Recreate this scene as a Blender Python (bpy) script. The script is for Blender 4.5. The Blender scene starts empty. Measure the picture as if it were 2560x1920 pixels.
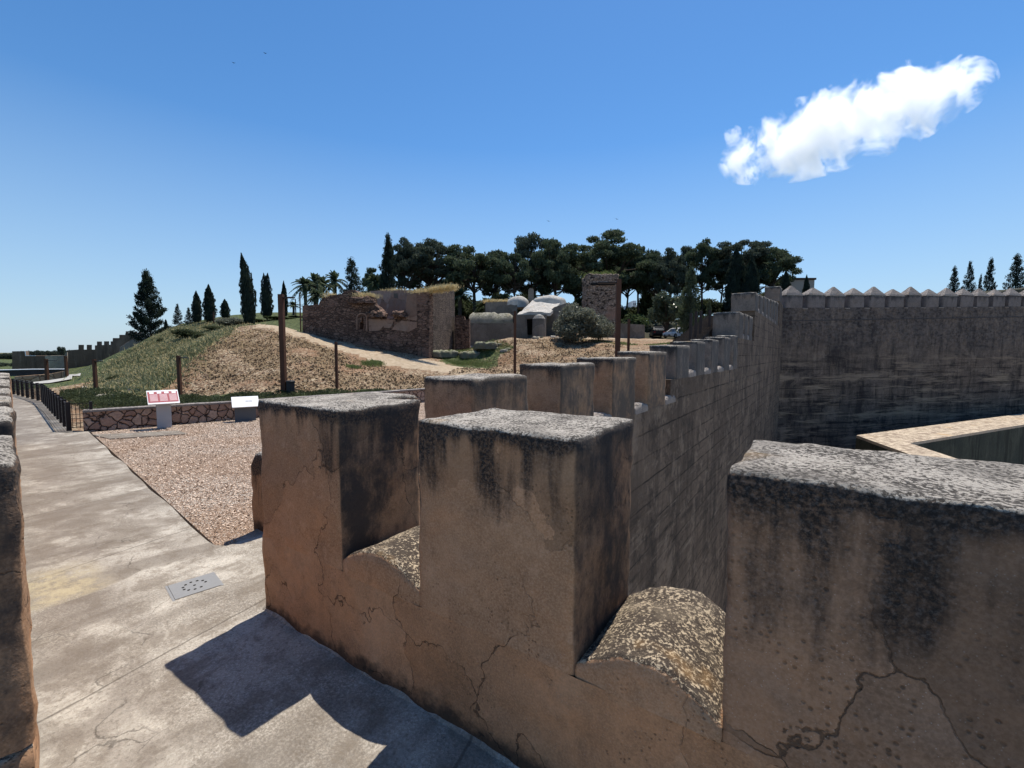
import bpy, bmesh, math, random
import numpy as np
from mathutils import Vector, Matrix, noise
from mathutils.geometry import tessellate_polygon
random.seed(7); rng=np.random.default_rng(7)
sc=bpy.context.scene; COL=sc.collection
R=math.radians
# ---------------------------------------------------------------- camera
FPX,PIT,ROL,YAW=1124.,0.0687,0.0026,0.6006
CF=np.array([-math.sin(YAW)*math.cos(PIT),math.cos(YAW)*math.cos(PIT),-math.sin(PIT)])
_r=np.array([math.cos(YAW),math.sin(YAW),0]);_u=np.cross(_r,CF)
CR=_r*math.cos(ROL)+_u*math.sin(ROL); CU=np.cross(CR,CF)
CAM=np.array([0,0,2.15])
cd=bpy.data.cameras.new('camera'); cam=bpy.data.objects.new('camera',cd); COL.objects.link(cam)
cd.sensor_width=36; cd.lens=FPX/2560*36; cd.clip_end=5000; cd.clip_start=.05
m=Matrix.Identity(4)
for i in range(3): m[i][0]=CR[i]; m[i][1]=CU[i]; m[i][2]=-CF[i]; m[i][3]=CAM[i]
cam.matrix_world=m; sc.camera=cam
def ray(u,w): return CF+CR*(u-1280)/FPX-CU*(w-960)/FPX
def P(u,w,d): return CAM+d*ray(u,w)
def onX(u,w,X): d=ray(u,w); return CAM+d*(X/d[0])
def onZ(u,w,z=0): d=ray(u,w); return CAM+d*((z-2.15)/d[2])
def VP(x,y): return x*1.1573,y*1.1573
# ---------------------------------------------------------------- light
SUNV=Vector((-.077,.575,1.363)).normalized()
w=bpy.data.worlds.new('World'); sc.world=w; w.use_nodes=True
nt=w.node_tree; bg=nt.nodes['Background']; sky=nt.nodes.new('ShaderNodeTexSky')
sky.sky_type='NISHITA'; sky.sun_disc=False; sky.sun_elevation=math.asin(SUNV.z)
sky.sun_rotation=math.atan2(SUNV.x,SUNV.y); sky.altitude=200; sky.air_density=1.0; sky.dust_density=.12; sky.ozone_density=3.0
hs=nt.nodes.new('ShaderNodeHueSaturation'); hs.inputs['Saturation'].default_value=1.24; hs.inputs['Value'].default_value=1.0
nt.links.new(sky.outputs[0],hs.inputs['Color']); 
tcw=nt.nodes.new('ShaderNodeTexCoord'); sx=nt.nodes.new('ShaderNodeSeparateXYZ'); nt.links.new(tcw.outputs['Generated'],sx.inputs[0])
mrw=nt.nodes.new('ShaderNodeMapRange'); mrw.inputs[1].default_value=-.02; mrw.inputs[2].default_value=.40; mrw.inputs[3].default_value=.85; mrw.inputs[4].default_value=0
nt.links.new(sx.outputs[2],mrw.inputs[0]); mxw=nt.nodes.new('ShaderNodeMix'); mxw.data_type='RGBA'; nt.links.new(mrw.outputs[0],mxw.inputs[0]); nt.links.new(hs.outputs[0],mxw.inputs[6]); mxw.inputs[7].default_value=(2.75,3.85,5.1,1)
nt.links.new(mxw.outputs[2],bg.inputs[0]); bg.inputs[1].default_value=.125
sl=bpy.data.lights.new('sun','SUN'); sl.energy=5.0; sl.angle=R(.53); sl.color=(1,.935,.835)
so=bpy.data.objects.new('sun',sl); COL.objects.link(so); so.rotation_euler=SUNV.to_track_quat('Z','Y').to_euler()
sc.view_settings.view_transform='Standard'; sc.view_settings.look='None'
sc.view_settings.exposure=.27; sc.view_settings.gamma=1
sc.cycles.use_denoising=True; sc.cycles.max_bounces=8; sc.cycles.diffuse_bounces=3; sc.cycles.glossy_bounces=2
sc.cycles.transmission_bounces=2; sc.cycles.volume_bounces=8; sc.cycles.transparent_max_bounces=6
sc.cycles.use_adaptive_sampling=True; sc.cycles.adaptive_threshold=.02
# ---------------------------------------------------------------- node helpers
class M:
    def __init__(s,name):
        s.m=bpy.data.materials.new(name); s.m.use_nodes=True; s.t=s.m.node_tree
        s.b=s.t.nodes['Principled BSDF']; s.b.inputs['Roughness'].default_value=.9
        s.b.inputs['Specular IOR Level'].default_value=.2
    def n(s,typ,ins={},**kw):
        o=s.t.nodes.new('ShaderNode'+typ)
        for k,v in kw.items(): setattr(o,k,v)
        for k,v in ins.items(): s.set(o.inputs[k],v)
        return o
    def set(s,i,v):
        if isinstance(v,bpy.types.NodeSocket): s.t.links.new(v,i)
        elif isinstance(v,bpy.types.Node): s.t.links.new(v.outputs[0],i)
        elif isinstance(v,(tuple,list)) and len(v)==3 and i.type=='RGBA': i.default_value=(*v,1)
        else: i.default_value=v
    def math(s,op,a,b=0,c=None):
        o=s.n('Math',{0:a,1:b},operation=op)
        if c is not None: s.set(o.inputs[2],c)
        return o.outputs[0]
    def mr(s,v,a,b,c=0,d=1,smooth=True):
        o=s.n('MapRange',{0:v,1:a,2:b,3:c,4:d},interpolation_type='SMOOTHSTEP' if smooth else 'LINEAR'); return o.outputs[0]
    def mix(s,f,a,b,mode='MIX'):
        o=s.n('Mix',data_type='RGBA',blend_type=mode); s.set(o.inputs[0],f); s.set(o.inputs[6],a); s.set(o.inputs[7],b); return o.outputs[2]
    def pos(s): return s.n('NewGeometry').outputs['Position']
    def obj(s): return s.n('TexCoord').outputs['Object']
    def sep(s,v): return s.n('SeparateXYZ',{0:v}).outputs
    def scl(s,v,sx,sy,sz): return s.n('VectorMath',{0:v,1:(sx,sy,sz)},operation='MULTIPLY').outputs[0]
    def noise(s,v,scale,det=4,rough=.6,dist=0): return s.n('TexNoise',{'Vector':v,'Scale':scale,'Detail':det,'Roughness':rough,'Distortion':dist}).outputs[0]
    def noisec(s,v,scale,det=3): return s.n('TexNoise',{'Vector':v,'Scale':scale,'Detail':det}).outputs[1]
    def vor(s,v,scale,feature='F1',out=0,rand=1): 
        o=s.n('TexVoronoi',{'Vector':v,'Scale':scale,'Randomness':rand},feature=feature); return o.outputs[out]
    def bump(s,h,strength=.5,dist=.02,prev=None):
        o=s.n('Bump',{'Strength':strength,'Distance':dist,'Height':h})
        if prev is not None: s.set(o.inputs['Normal'],prev)
        return o.outputs[0]
    def out(s,col,rough=None,nrm=None):
        s.set(s.b.inputs['Base Color'],col)
        if rough is not None: s.set(s.b.inputs['Roughness'],rough)
        if nrm is not None: s.set(s.b.inputs['Normal'],nrm)
        return s.m
def flat(name,c,rough=.7,metal=0,var=.25,scale=6):
    k=M(name); p=k.obj(); f=k.noise(p,scale,5)
    k.b.inputs['Metallic'].default_value=metal
    return k.out(k.mix(f,tuple(x*(1-var) for x in c),tuple(min(1,x*(1+var)) for x in c)),rough,k.bump(k.noise(p,scale*8),.15,.01))
def plaster(name,c1,c2,c3,stain=.4,streak=1.0,dark=(.022,.02,.019),top=(.50,.45,.385),topd=(.075,.065,.055),pit=True,crack=True,sc_=1.,base_dirt=False,topscale=45,blotch=.5,side=None,tshift=0.):
    """lime render: warm patches, pits, cracks, black lichen running down from the top edge (object origin = top)"""
    k=M(name); p=k.pos(); o=k.obj(); nz=k.sep(k.n('NewGeometry').outputs['Normal'])[2]
    f1=k.mr(k.noise(p,1.3*sc_,4,.55,.4),.35,.65); col=k.mix(f1,c1,c2)
    f2=k.mr(k.noise(p,.8*sc_+.3,5,.6,.8),.5,.62); col=k.mix(k.math('MULTIPLY',f2,.8),col,c3)
    col=k.mix(k.math('MULTIPLY',k.mr(k.noise(p,14*sc_,5,.7),.3,.75),.45),col,tuple(x*.5 for x in c1))
    d1=k.noise(p,3.4*sc_,8,.78,.3); col=k.mix(k.math('MULTIPLY',k.mr(d1,.47,.68),.6),col,tuple(x*.38 for x in c1)); d2=k.noise(p,6.5*sc_,7,.75,.2); col=k.mix(k.math('MULTIPLY',k.mr(d2,.55,.72),.45),col,tuple(min(1,x*1.35+.04) for x in c2))
    vs_=k.noise(k.scl(p,4*sc_,4*sc_,.5*sc_),1,6,.65); col=k.mix(k.math('MULTIPLY',k.mr(vs_,.5,.72),.4),col,tuple(x*.45 for x in c1))
    fine=k.noise(p,90*sc_,3,.7); col=k.mix(k.mr(fine,.35,.7,.0,.4),col,tuple(min(1,x*1.5+.03) for x in c2))
    h=k.noise(p,7*sc_,5,.65)
    bm=k.bump(h,.6,.02/sc_); bm=k.bump(fine,.35,.004/sc_,bm)
    if pit:
        v=k.vor(p,48*sc_); sel=k.mr(k.noise(p,3.1*sc_,3,.7),.47,.66)
        sel=k.math('MULTIPLY',sel,k.mr(k.sep(k.n('TexVoronoi',{'Vector':p,'Scale':48*sc_}).outputs[1])[0],.35,.55)); pm=k.math('MULTIPLY',k.mr(v,.36,.14),sel)
        col=k.mix(k.math('MULTIPLY',pm,.75),col,tuple(x*.18 for x in c1)); bm=k.bump(k.math('SUBTRACT',1,pm),.6,.008/sc_,bm)
        wh=k.mr(k.vor(k.n('VectorMath',{0:p,1:(3.3,1.7,5.1)},operation='ADD').outputs[0],75*sc_),.16,.08)
        col=k.mix(k.math('MULTIPLY',wh,.55),col,(.5,.45,.4))
    if crack:
        wp=k.n('VectorMath',{0:p,1:k.n('VectorMath',{0:k.noisec(p,2.6*sc_,9),1:(.75,.75,.75)},operation='MULTIPLY').outputs[0]},operation='ADD').outputs[0]
        e=k.vor(wp,1.15*sc_,'DISTANCE_TO_EDGE')
        cm=k.math('MULTIPLY',k.mr(e,.0065,.0015),k.mr(k.noise(p,2.3*sc_,3),.40,.55))
        cell=k.n('TexVoronoi',{'Vector':wp,'Scale':1.15*sc_}).outputs[1]
        col=k.mix(.28,col,k.mix(k.mr(k.sep(cell)[0],.2,.8),tuple(x*.75 for x in c1),tuple(min(1,x*1.15) for x in c3)))
        col=k.mix(k.math('MULTIPLY',cm,.7),col,(.04,.028,.02)); bm=k.bump(k.math('SUBTRACT',1,cm),.7,.012,bm); bm=k.bump(k.mr(k.sep(cell)[1],.45,.55),.6,.012,bm); cc2=k.mr(k.sep(cell)[2],.62,.68); col=k.mix(k.math('MULTIPLY',cc2,.35),col,tuple(x*.5 for x in c1))
    if stain>0:
        dep=k.math('MULTIPLY',k.sep(o)[2],-1/stain)
        st=k.noise(k.scl(p,5.5*sc_,5.5*sc_,.55*sc_),1,5,.6); st2=k.noise(p,1.6*sc_,4,.6)
        s_=k.math('ADD',k.math('MULTIPLY',k.math('SUBTRACT',st,.5),3.0*streak),k.math('MULTIPLY',k.math('SUBTRACT',st2,.5),2.4*blotch))
        s_=k.math('SUBTRACT',k.math('ADD',s_,.55),dep)
        s_=k.math('ADD',s_,k.mr(k.sep(o)[2],-.12,-.0,0,.8))
        fm=k.mr(k.noise(p,55*sc_,4,.75),.3,.6,.55,1)
        mask=k.math('MULTIPLY',k.mr(s_,-.1,.75),fm)
        col=k.mix(mask,col,k.mix(k.mr(fine,.45,.75),dark,tuple(x*3+.02 for x in dark)))
    # upward faces: pale pebbly crust with black lichen
    nf=k.noise(p,topscale*1.5*sc_,6,.72); g1=k.sep(k.vor(p,topscale*2.6*sc_,out=1))[0]
    sp=k.math('ADD',k.math('MULTIPLY',g1,.35),k.math('ADD',k.math('MULTIPLY',nf,1.5),k.math('MULTIPLY',k.noise(p,5*sc_,4,.6),.7)))
    tp=k.mix(k.mr(sp,1.14+tshift,1.36+tshift),topd,top); tp=k.mix(k.math('MULTIPLY',k.mr(k.noise(p,3.3*sc_,6,.7,.6),.5,.66),.55),tp,k.mix(.5,topd,tuple(x*.55 for x in top))); tp=k.mix(k.math('MULTIPLY',k.mr(k.noise(k.scl(p,1,1,1),1.9*sc_,3),.6,.72),.5),tp,tuple(v*w_ for v,w_ in zip(top,(.9,.66,.38))))
    tp=k.mix(k.math('MULTIPLY',k.mr(k.noise(p,2.2*sc_,4,.7),.5,.7),.5),tp,tuple(x*.9 for x in topd))
    tm=k.mr(k.math('ADD',nz,k.math('MULTIPLY',k.math('SUBTRACT',k.noise(p,30*sc_,3),.5),.5)),.42,.68)
    col=k.mix(tm,col,tp)
    bm=k.bump(k.math('MULTIPLY',nf,tm),.9,.02/sc_,bm)
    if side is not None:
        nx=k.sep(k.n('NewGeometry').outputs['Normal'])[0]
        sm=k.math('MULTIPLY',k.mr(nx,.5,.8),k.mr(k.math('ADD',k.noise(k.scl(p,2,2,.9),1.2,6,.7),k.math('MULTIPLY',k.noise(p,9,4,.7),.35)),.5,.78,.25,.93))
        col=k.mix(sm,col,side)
    if base_dirt:
        zz=k.sep(p)[2]; bd=k.mr(k.math('SUBTRACT',zz,k.math('MULTIPLY',k.noise(p,5,4,.7),.3)),.02,-.09)
        col=k.mix(k.math('MULTIPLY',bd,.85),col,(.03,.026,.022))
    return k.out(col,.93,bm)
# ---------------------------------------------------------------- mesh helpers
def link(name,me,mat=None,parent=None):
    o=bpy.data.objects.new(name,me); COL.objects.link(o)
    if mat is not None: me.materials.append(mat)
    if parent is not None: o.parent=parent
    return o
def tag(o,label=None,cat=None,group=None,kind=None):
    if label: o['label']=label
    if cat: o['category']=cat
    if group: o['group']=group
    if kind: o['kind']=kind
    return o
def thing(name,label,cat,loc=(0,0,0),rz=0,group=None):
    o=bpy.data.objects.new(name,None); COL.objects.link(o); o.location=loc; o.rotation_euler=(0,0,rz); o.empty_display_size=.2
    return tag(o,label,cat,group)
def dup(o,loc=None,rz=None,s=None,label=None,parent=None):
    kids=[c for c in COL.objects if c.parent==o]
    c=o.copy(); COL.objects.link(c)
    if parent is not None: c.parent=parent
    if loc is not None: c.location=loc
    if rz is not None: c.rotation_euler=(0,0,rz)
    if s is not None: c.scale=s if isinstance(s,(tuple,list)) else (s,s,s)
    if label: c['label']=label
    for q in kids: dup(q,parent=c)
    return c
class MB:
    def __init__(s): s.v=[]; s.f=[]
    def add(s,vs,fs):
        n=len(s.v); s.v+= [tuple(map(float,v)) for v in vs]; s.f+=[tuple(i+n for i in f) for f in fs]; return s
    def box(s,a,b,rz=0,at=(0,0,0)):
        x0,y0,z0=a;x1,y1,z1=b; c,q=math.cos(rz),math.sin(rz)
        vs=[(x,y,z) for z in (z0,z1) for x,y in ((x0,y0),(x1,y0),(x1,y1),(x0,y1))]
        vs=[(at[0]+x*c-y*q,at[1]+x*q+y*c,at[2]+z) for x,y,z in vs]
        return s.add(vs,[(3,2,1,0),(4,5,6,7),(0,1,5,4),(1,2,6,5),(2,3,7,6),(3,0,4,7)])
    def obox(s,p,q,w,h):  # beam between two points
        p=Vector(p);q=Vector(q);d=(q-p).normalized(); sd=d.cross(Vector((0,0,1)))
        if sd.length<.01: sd=Vector((1,0,0))
        sd.normalize(); up=sd.cross(d)
        vs=[]
        for c in (p,q):
            for a,b in ((-1,-1),(1,-1),(1,1),(-1,1)): vs.append(c+sd*a*w/2+up*b*h/2)
        return s.add(vs,[(3,2,1,0),(4,5,6,7),(0,1,5,4),(1,2,6,5),(2,3,7,6),(3,0,4,7)])
    def tube(s,pts,rad,n=6,cap=True):
        rings=[]; base=len(s.v); pts=[Vector(p) for p in pts]
        if not hasattr(rad,'__len__'): rad=[rad]*len(pts)
        vs=[]
        for i,p in enumerate(pts):
            d=(pts[min(i+1,len(pts)-1)]-pts[max(i-1,0)]).normalized()
            a=d.cross(Vector((.3,.9,.2))).normalized(); b=d.cross(a)
            for k in range(n):
                t=2*math.pi*k/n; vs.append(p+(a*math.cos(t)+b*math.sin(t))*rad[i])
        fs=[]
        for i in range(len(pts)-1):
            for k in range(n): fs.append((i*n+k,i*n+(k+1)%n,(i+1)*n+(k+1)%n,(i+1)*n+k))
        if cap: fs.append(tuple(range(n))[::-1]); fs.append(tuple((len(pts)-1)*n+k for k in range(n)))
        return s.add(vs,fs)
    def lathe(s,prof,n=16,at=(0,0,0)):
        vs=[];fs=[]
        for r_,z in prof:
            for k in range(n):
                t=2*math.pi*k/n; vs.append((at[0]+r_*math.cos(t),at[1]+r_*math.sin(t),at[2]+z))
        for i in range(len(prof)-1):
            for k in range(n): fs.append((i*n+k,i*n+(k+1)%n,(i+1)*n+(k+1)%n,(i+1)*n+k))
        return s.add(vs,fs)
    def build(s,name,mat,parent=None,smooth=False,origin=None):
        vs=s.v
        if origin is not None: vs=[(a-origin[0],b-origin[1],c-origin[2]) for a,b,c in vs]
        me=bpy.data.meshes.new(name); me.from_pydata(vs,[],s.f); me.update()
        if smooth: me.polygons.foreach_set('use_smooth',[True]*len(me.polygons))
        o=link(name,me,mat,parent)
        if origin is not None: o.location=origin
        return o
def nz3(p,s): return noise.noise(Vector((p[0]*s,p[1]*s,p[2]*s)))
def stone_box(name,x0,x1,y0,y1,z0,z1,mat,parent,res=.04,r=.03,amp=.008,warp=None,rot=0,at=None,seed=0,smooth=True,fs=3.,cap=True):
    """box as dense grids, corners rounded and worn by noise; origin at top centre"""
    cx,cy=(x0+x1)/2,(y0+y1)/2; hx,hy=(x1-x0)/2,(y1-y0)/2
    nx=max(2,int((x1-x0)/res));ny=max(2,int((y1-y0)/res));nzn=max(2,int((z1-z0)/res))
    vs=[];fs_=[];idx={}
    def vid(i,j,k):
        key=(i,j,k)
        if key in idx: return idx[key]
        p=Vector((-hx+2*hx*i/nx,-hy+2*hy*j/ny,(z0-z1)*(1-k/nzn)))
        rr=max(.004,r*(1.1+1.5*noise.noise(Vector((p.x+seed,p.y,p.z))*5)+1.2*max(0,noise.noise(Vector((p.x-seed,p.y+7,p.z))*11))))
        q=Vector((max(-hx+rr,min(hx-rr,p.x)),max(-hy+rr,min(hy-rr,p.y)),min(-rr if cap else 0,p.z)))
        d=p-q; n_=d.normalized() if d.length>1e-6 else Vector((0,0,1))
        p2=q+n_*min(d.length,rr) if d.length>rr else p
        if d.length<1e-6: n_=Vector((0,0,0))
        W=Vector((p2.x+cx+seed*3.1,p2.y+cy,p2.z+z1))
        a=noise.fractal(W*fs,1.,2.,4)*amp*1.5+noise.noise(W*18)*amp*.35
        p2=p2+n_*a
        if warp: p2=warp(p2)
        vs.append(p2); idx[key]=len(vs)-1; return idx[key]
    def face(a,b,c,d): fs_.append((a,b,c,d))
    for i in range(nx if cap else 0):
        for j in range(ny): face(vid(i,j,nzn),vid(i+1,j,nzn),vid(i+1,j+1,nzn),vid(i,j+1,nzn))
    for k in range(nzn):
        for i in range(nx):
            face(vid(i,0,k),vid(i+1,0,k),vid(i+1,0,k+1),vid(i,0,k+1)); face(vid(i+1,ny,k),vid(i,ny,k),vid(i,ny,k+1),vid(i+1,ny,k+1))
        for j in range(ny):
            face(vid(0,j+1,k),vid(0,j,k),vid(0,j,k+1),vid(0,j+1,k+1)); face(vid(nx,j,k),vid(nx,j+1,k),vid(nx,j+1,k+1),vid(nx,j,k+1))
    me=bpy.data.meshes.new(name); me.from_pydata([tuple(v) for v in vs],[],fs_); me.update()
    if smooth: me.polygons.foreach_set('use_smooth',[True]*len(me.polygons))
    o=link(name,me,mat,parent); o.location=(cx,cy,z1) if at is None else at; o.rotation_euler=(0,0,rot)
    return o
def prism_wall(px,A,B,thick,name,mat,parent,holes=(),back=None,rough=.0):
    """polygon given as photo pixels, cast on the vertical plane through ground points A,B, then given real thickness"""
    A=np.array(A,float);B=np.array(B,float); d=(B-A);d[2]=0;d/=np.linalg.norm(d); n=np.array([d[1],-d[0],0])
    if np.dot(n,CAM-A)<0: n=-n
    def cast(u,w_):
        r_=ray(u,w_); t=np.dot(A-CAM,n)/np.dot(r_,n); return CAM+r_*t
    loops=[[cast(*q) for q in px]]+[[cast(*q) for q in hh] for hh in holes]
    tri=tessellate_polygon([[Vector(((v-A)@d,v[2],0)) for v in L] for L in loops])
    allv=[v for L in loops for v in L]; N=len(allv)
    b=MB(); vs=[v for v in allv]+[v-n*thick for v in allv]
    fs=[tuple(t) for t in tri]+[tuple(i+N for i in t)[::-1] for t in tri]
    st=0
    for L in loops:
        m_=len(L)
        for i in range(m_): a=st+i;c=st+(i+1)%m_; fs.append((a,c,c+N,a+N))
        st+=m_
    b.add(vs,fs); o=b.build(name,mat,parent)
    bm=bmesh.new();bm.from_mesh(o.data);bmesh.ops.recalc_face_normals(bm,faces=bm.faces);bm.to_mesh(o.data);bm.free()
    return o
def quads_mesh(name,C,size,mat,parent=None,asp=1.,up=None,flatn=None):
    if flatn is not None: return _flatq(name,C,size,mat,asp,flatn)
    return _quads(name,C,size,mat,parent,asp,up)
def _flatq(name,C,size,mat,asp,tilt):
    N=len(C); t=rng.uniform(0,6.283,N); a=np.stack([np.cos(t),np.sin(t),rng.normal(0,tilt,N)],1); b=np.stack([-np.sin(t),np.cos(t),rng.normal(0,tilt,N)],1)
    s=size*rng.uniform(.6,1.4,(N,1)); V=np.empty((N,4,3)); V[:,0]=C-a*s/2-b*s*asp*.5;V[:,1]=C-a*s/2+b*s*asp*.5;V[:,2]=C+a*s/2+b*s*asp*.4;V[:,3]=C+a*s/2-b*s*asp*.4
    me=bpy.data.meshes.new(name); me.vertices.add(N*4); me.vertices.foreach_set('co',V.ravel()); me.loops.add(N*4); me.loops.foreach_set('vertex_index',np.arange(N*4)); me.polygons.add(N)
    me.polygons.foreach_set('loop_start',np.arange(N)*4); me.polygons.foreach_set('loop_total',np.full(N,4)); me.update(calc_edges=True); return link(name,me,mat)
def _quads(name,C,size,mat,parent,asp,up):
    """many leaf sized quads, C (N,3) centres, size scalar or (N,)"""
    N=len(C); a=rng.normal(size=(N,3)); 
    if up is not None: a=a*up[0]+np.array(up[1])
    a/=np.linalg.norm(a,axis=1)[:,None]+1e-9
    b=np.cross(a,rng.normal(size=(N,3)));b/=np.linalg.norm(b,axis=1)[:,None]+1e-9
    s=np.broadcast_to(np.asarray(size),(N,))[:,None]*rng.uniform(.6,1.3,(N,1))
    V=np.empty((N,4,3)); V[:,0]=C-a*s/2-b*s*asp*.5;V[:,1]=C-a*s/2+b*s*asp*.5;V[:,2]=C+a*s/2+b*s*asp*.25;V[:,3]=C+a*s/2-b*s*asp*.25
    me=bpy.data.meshes.new(name); me.vertices.add(N*4); me.vertices.foreach_set('co',V.ravel())
    me.loops.add(N*4); me.loops.foreach_set('vertex_index',np.arange(N*4)); me.polygons.add(N)
    me.polygons.foreach_set('loop_start',np.arange(N)*4); me.polygons.foreach_set('loop_total',np.full(N,4)); me.update(calc_edges=True)
    return link(name,me,mat,parent)
# ================================================================= MATERIALS
TAN=(.31,.175,.095); TAN2=(.48,.295,.175); ORG=(.50,.25,.12)
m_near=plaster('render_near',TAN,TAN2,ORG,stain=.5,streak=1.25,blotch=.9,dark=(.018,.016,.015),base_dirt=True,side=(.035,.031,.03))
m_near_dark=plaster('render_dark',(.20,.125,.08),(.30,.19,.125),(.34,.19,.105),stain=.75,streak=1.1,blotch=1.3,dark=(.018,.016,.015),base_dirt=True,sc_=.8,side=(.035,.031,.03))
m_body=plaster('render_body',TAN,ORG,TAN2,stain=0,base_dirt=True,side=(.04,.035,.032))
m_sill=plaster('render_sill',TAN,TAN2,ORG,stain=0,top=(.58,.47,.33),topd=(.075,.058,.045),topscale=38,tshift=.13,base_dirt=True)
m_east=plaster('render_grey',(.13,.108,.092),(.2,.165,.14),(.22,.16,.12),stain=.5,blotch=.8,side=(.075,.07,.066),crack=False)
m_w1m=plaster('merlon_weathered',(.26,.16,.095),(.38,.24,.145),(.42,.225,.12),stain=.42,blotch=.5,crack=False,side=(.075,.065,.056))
def wallmat(name,brick,c1,c2,dark,lo=False,sc_=1.,z0=0.):
    k=M(name); p=k.pos(); x,y,z=k.sep(p); 
    col=k.mix(k.mr(k.noise(p,.35*sc_,5,.6,.5),.35,.65),c1,c2)
    st=k.noise(k.scl(p,1.1,1.1,.22),1,8,.7,.4); col=k.mix(k.math('MULTIPLY',k.mr(st,.46,.64),.8),col,dark)
    st=k.noise(k.scl(p,3.2,3.2,.4),1,7,.7,.5); col=k.mix(k.math('MULTIPLY',k.mr(st,.52,.75),.5),col,tuple(v*1.6+.02 for v in c2))
    col=k.mix(k.math('MULTIPLY',k.mr(k.noise(p,9,6,.75),.4,.7),.45),col,tuple(v*.6 for v in dark))
    h=k.noise(p,5,6,.7); bm=k.bump(h,.8,.05)
    if brick:
        v=k.n('CombineXYZ',{0:k.math('ADD',x,y),1:k.math('ADD',k.math('ADD',z,-.44+10.8),k.math('MULTIPLY',k.math('SUBTRACT',k.noise(p,1.2,5,.7),.5),.09))})
        br=k.n('TexBrick',{'Vector':v,'Color1':(1,1,1),'Color2':(.7,.7,.7),'Mortar':(0,0,0),'Scale':1,'Mortar Size':.022,'Mortar Smooth':.35,'Brick Width':9.,'Row Height':.54},offset=.43)
        bc=k.sep(br.outputs[0])[0]; mo=k.mr(bc,.3,.6)
        jm=k.mr(k.noise(k.scl(p,.5,.5,1.3),1,6),.44,.58,.06,1); jm=k.math('MULTIPLY',k.math('SUBTRACT',1,mo),jm)
        col=k.mix(k.math('MULTIPLY',jm,.9),col,(.012,.011,.01)); col=k.mix(.3,col,k.mix(bc,tuple(v*.7 for v in c1),c2))
        bm=k.bump(k.math('SUBTRACT',1,jm),.9,.03,bm)
    if brick:
        L=k.noise(k.scl(p,.5,.5,4.5),1,8,.72,.4); zl=k.mr(k.math('ADD',z,k.math('MULTIPLY',k.noise(p,.4,3),3)),2.2,-.5)
        col=k.mix(k.math('MULTIPLY',k.math('MULTIPLY',k.mr(L,.5,.62),zl),.55),col,dark)
        L3=k.noise(k.scl(p,.4,.4,6.),1,7,.75,.3); col=k.mix(k.math('MULTIPLY',k.math('MULTIPLY',k.mr(L3,.56,.68),zl),.6),col,(.30,.24,.18)); bm=k.bump(L,.6,.02,bm)
        pk=k.noise(p,1.4,8,.8,.3); col=k.mix(k.math('MULTIPLY',k.mr(pk,.5,.62),.6),col,(.25,.19,.14)); col=k.mix(k.math('MULTIPLY',k.mr(k.noise(p,.6,8,.78,.4),.52,.62),.7),col,(.035,.028,.024))
    if lo:
        L=k.noise(k.scl(p,.16,.16,3.),1,8,.7,.25); zz=k.mr(k.math('ADD',z,k.math('MULTIPLY',k.noise(p,.3,3),3)),5.,1.)
        lm=k.math('MULTIPLY',k.mr(L,.5,.63),zz); col=k.mix(k.math('MULTIPLY',lm,.85),col,tuple(v*.5 for v in dark))
        L2=k.noise(k.scl(p,.14,.14,1.5),1,7,.68,.25); col=k.mix(k.math('MULTIPLY',k.math('MULTIPLY',k.mr(L2,.5,.64),zz),.75),col,(.30,.23,.165)); pk=k.noise(p,.55,8,.75,.5); col=k.mix(k.math('MULTIPLY',k.mr(pk,.5,.64),.55),col,(.21,.165,.13)); col=k.mix(k.math('MULTIPLY',k.mr(k.noise(k.scl(p,.3,.3,1.6),.8,8,.75),.54,.66),.75),col,(.018,.015,.015))
        bm=k.bump(k.math('MULTIPLY',L,zz),.8,.07,bm); cl=k.math('ABSOLUTE',k.math('SUBTRACT',k.math('FRACT',k.math('DIVIDE',k.math('ADD',z,k.math('ADD',20,k.math('MULTIPLY',k.math('SUBTRACT',k.noise(p,.8,5,.7),.5),.12))),.88)),.5)); cm=k.math('MULTIPLY',k.math('MULTIPLY',k.mr(cl,.045,.012),zz),k.mr(k.noise(k.scl(p,.4,.4,1.5),1,4),.4,.52)); col=k.mix(k.math('MULTIPLY',cm,.85),col,(.015,.012,.011))
        up=k.mr(z,1.,4.5); col=k.mix(k.math('MULTIPLY',k.math('MULTIPLY',up,k.mr(k.noise(p,2.2,5,.7),.38,.62)),.7),col,(.035,.032,.035))
        v=k.n('TexVoronoi',{'Vector':k.scl(p,1,1,1.8),'Scale':3.2}); rb=k.math('MULTIPLY',k.mr(k.sep(v.outputs[1])[0],.4,.6),up)
        col=k.mix(k.math('MULTIPLY',rb,.3),col,(.16,.14,.13)); bm=k.bump(v.outputs[0],.5,.05,bm)
    return k.out(col,.95,bm)
m_w1=wallmat('rammed_wall',True,(.085,.062,.046),(.18,.132,.096),(.022,.018,.016))
m_yard=wallmat('yard_wall',False,(.035,.042,.034),(.06,.065,.05),(.015,.018,.014))
m_w2=wallmat('far_rammed_wall',False,(.09,.072,.062),(.165,.125,.095),(.026,.021,.02),lo=True)
m_cap=plaster('cap_render',(.2,.17,.15),(.27,.23,.2),(.22,.17,.13),stain=0,top=(.34,.3,.27),topd=(.1,.09,.085),pit=False,crack=False,sc_=.5,topscale=20)
m_w2m=plaster('far_merlon',(.12,.105,.1),(.17,.145,.135),(.15,.12,.1),stain=.7,pit=False,crack=False,sc_=.5,dark=(.03,.028,.03))
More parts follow.
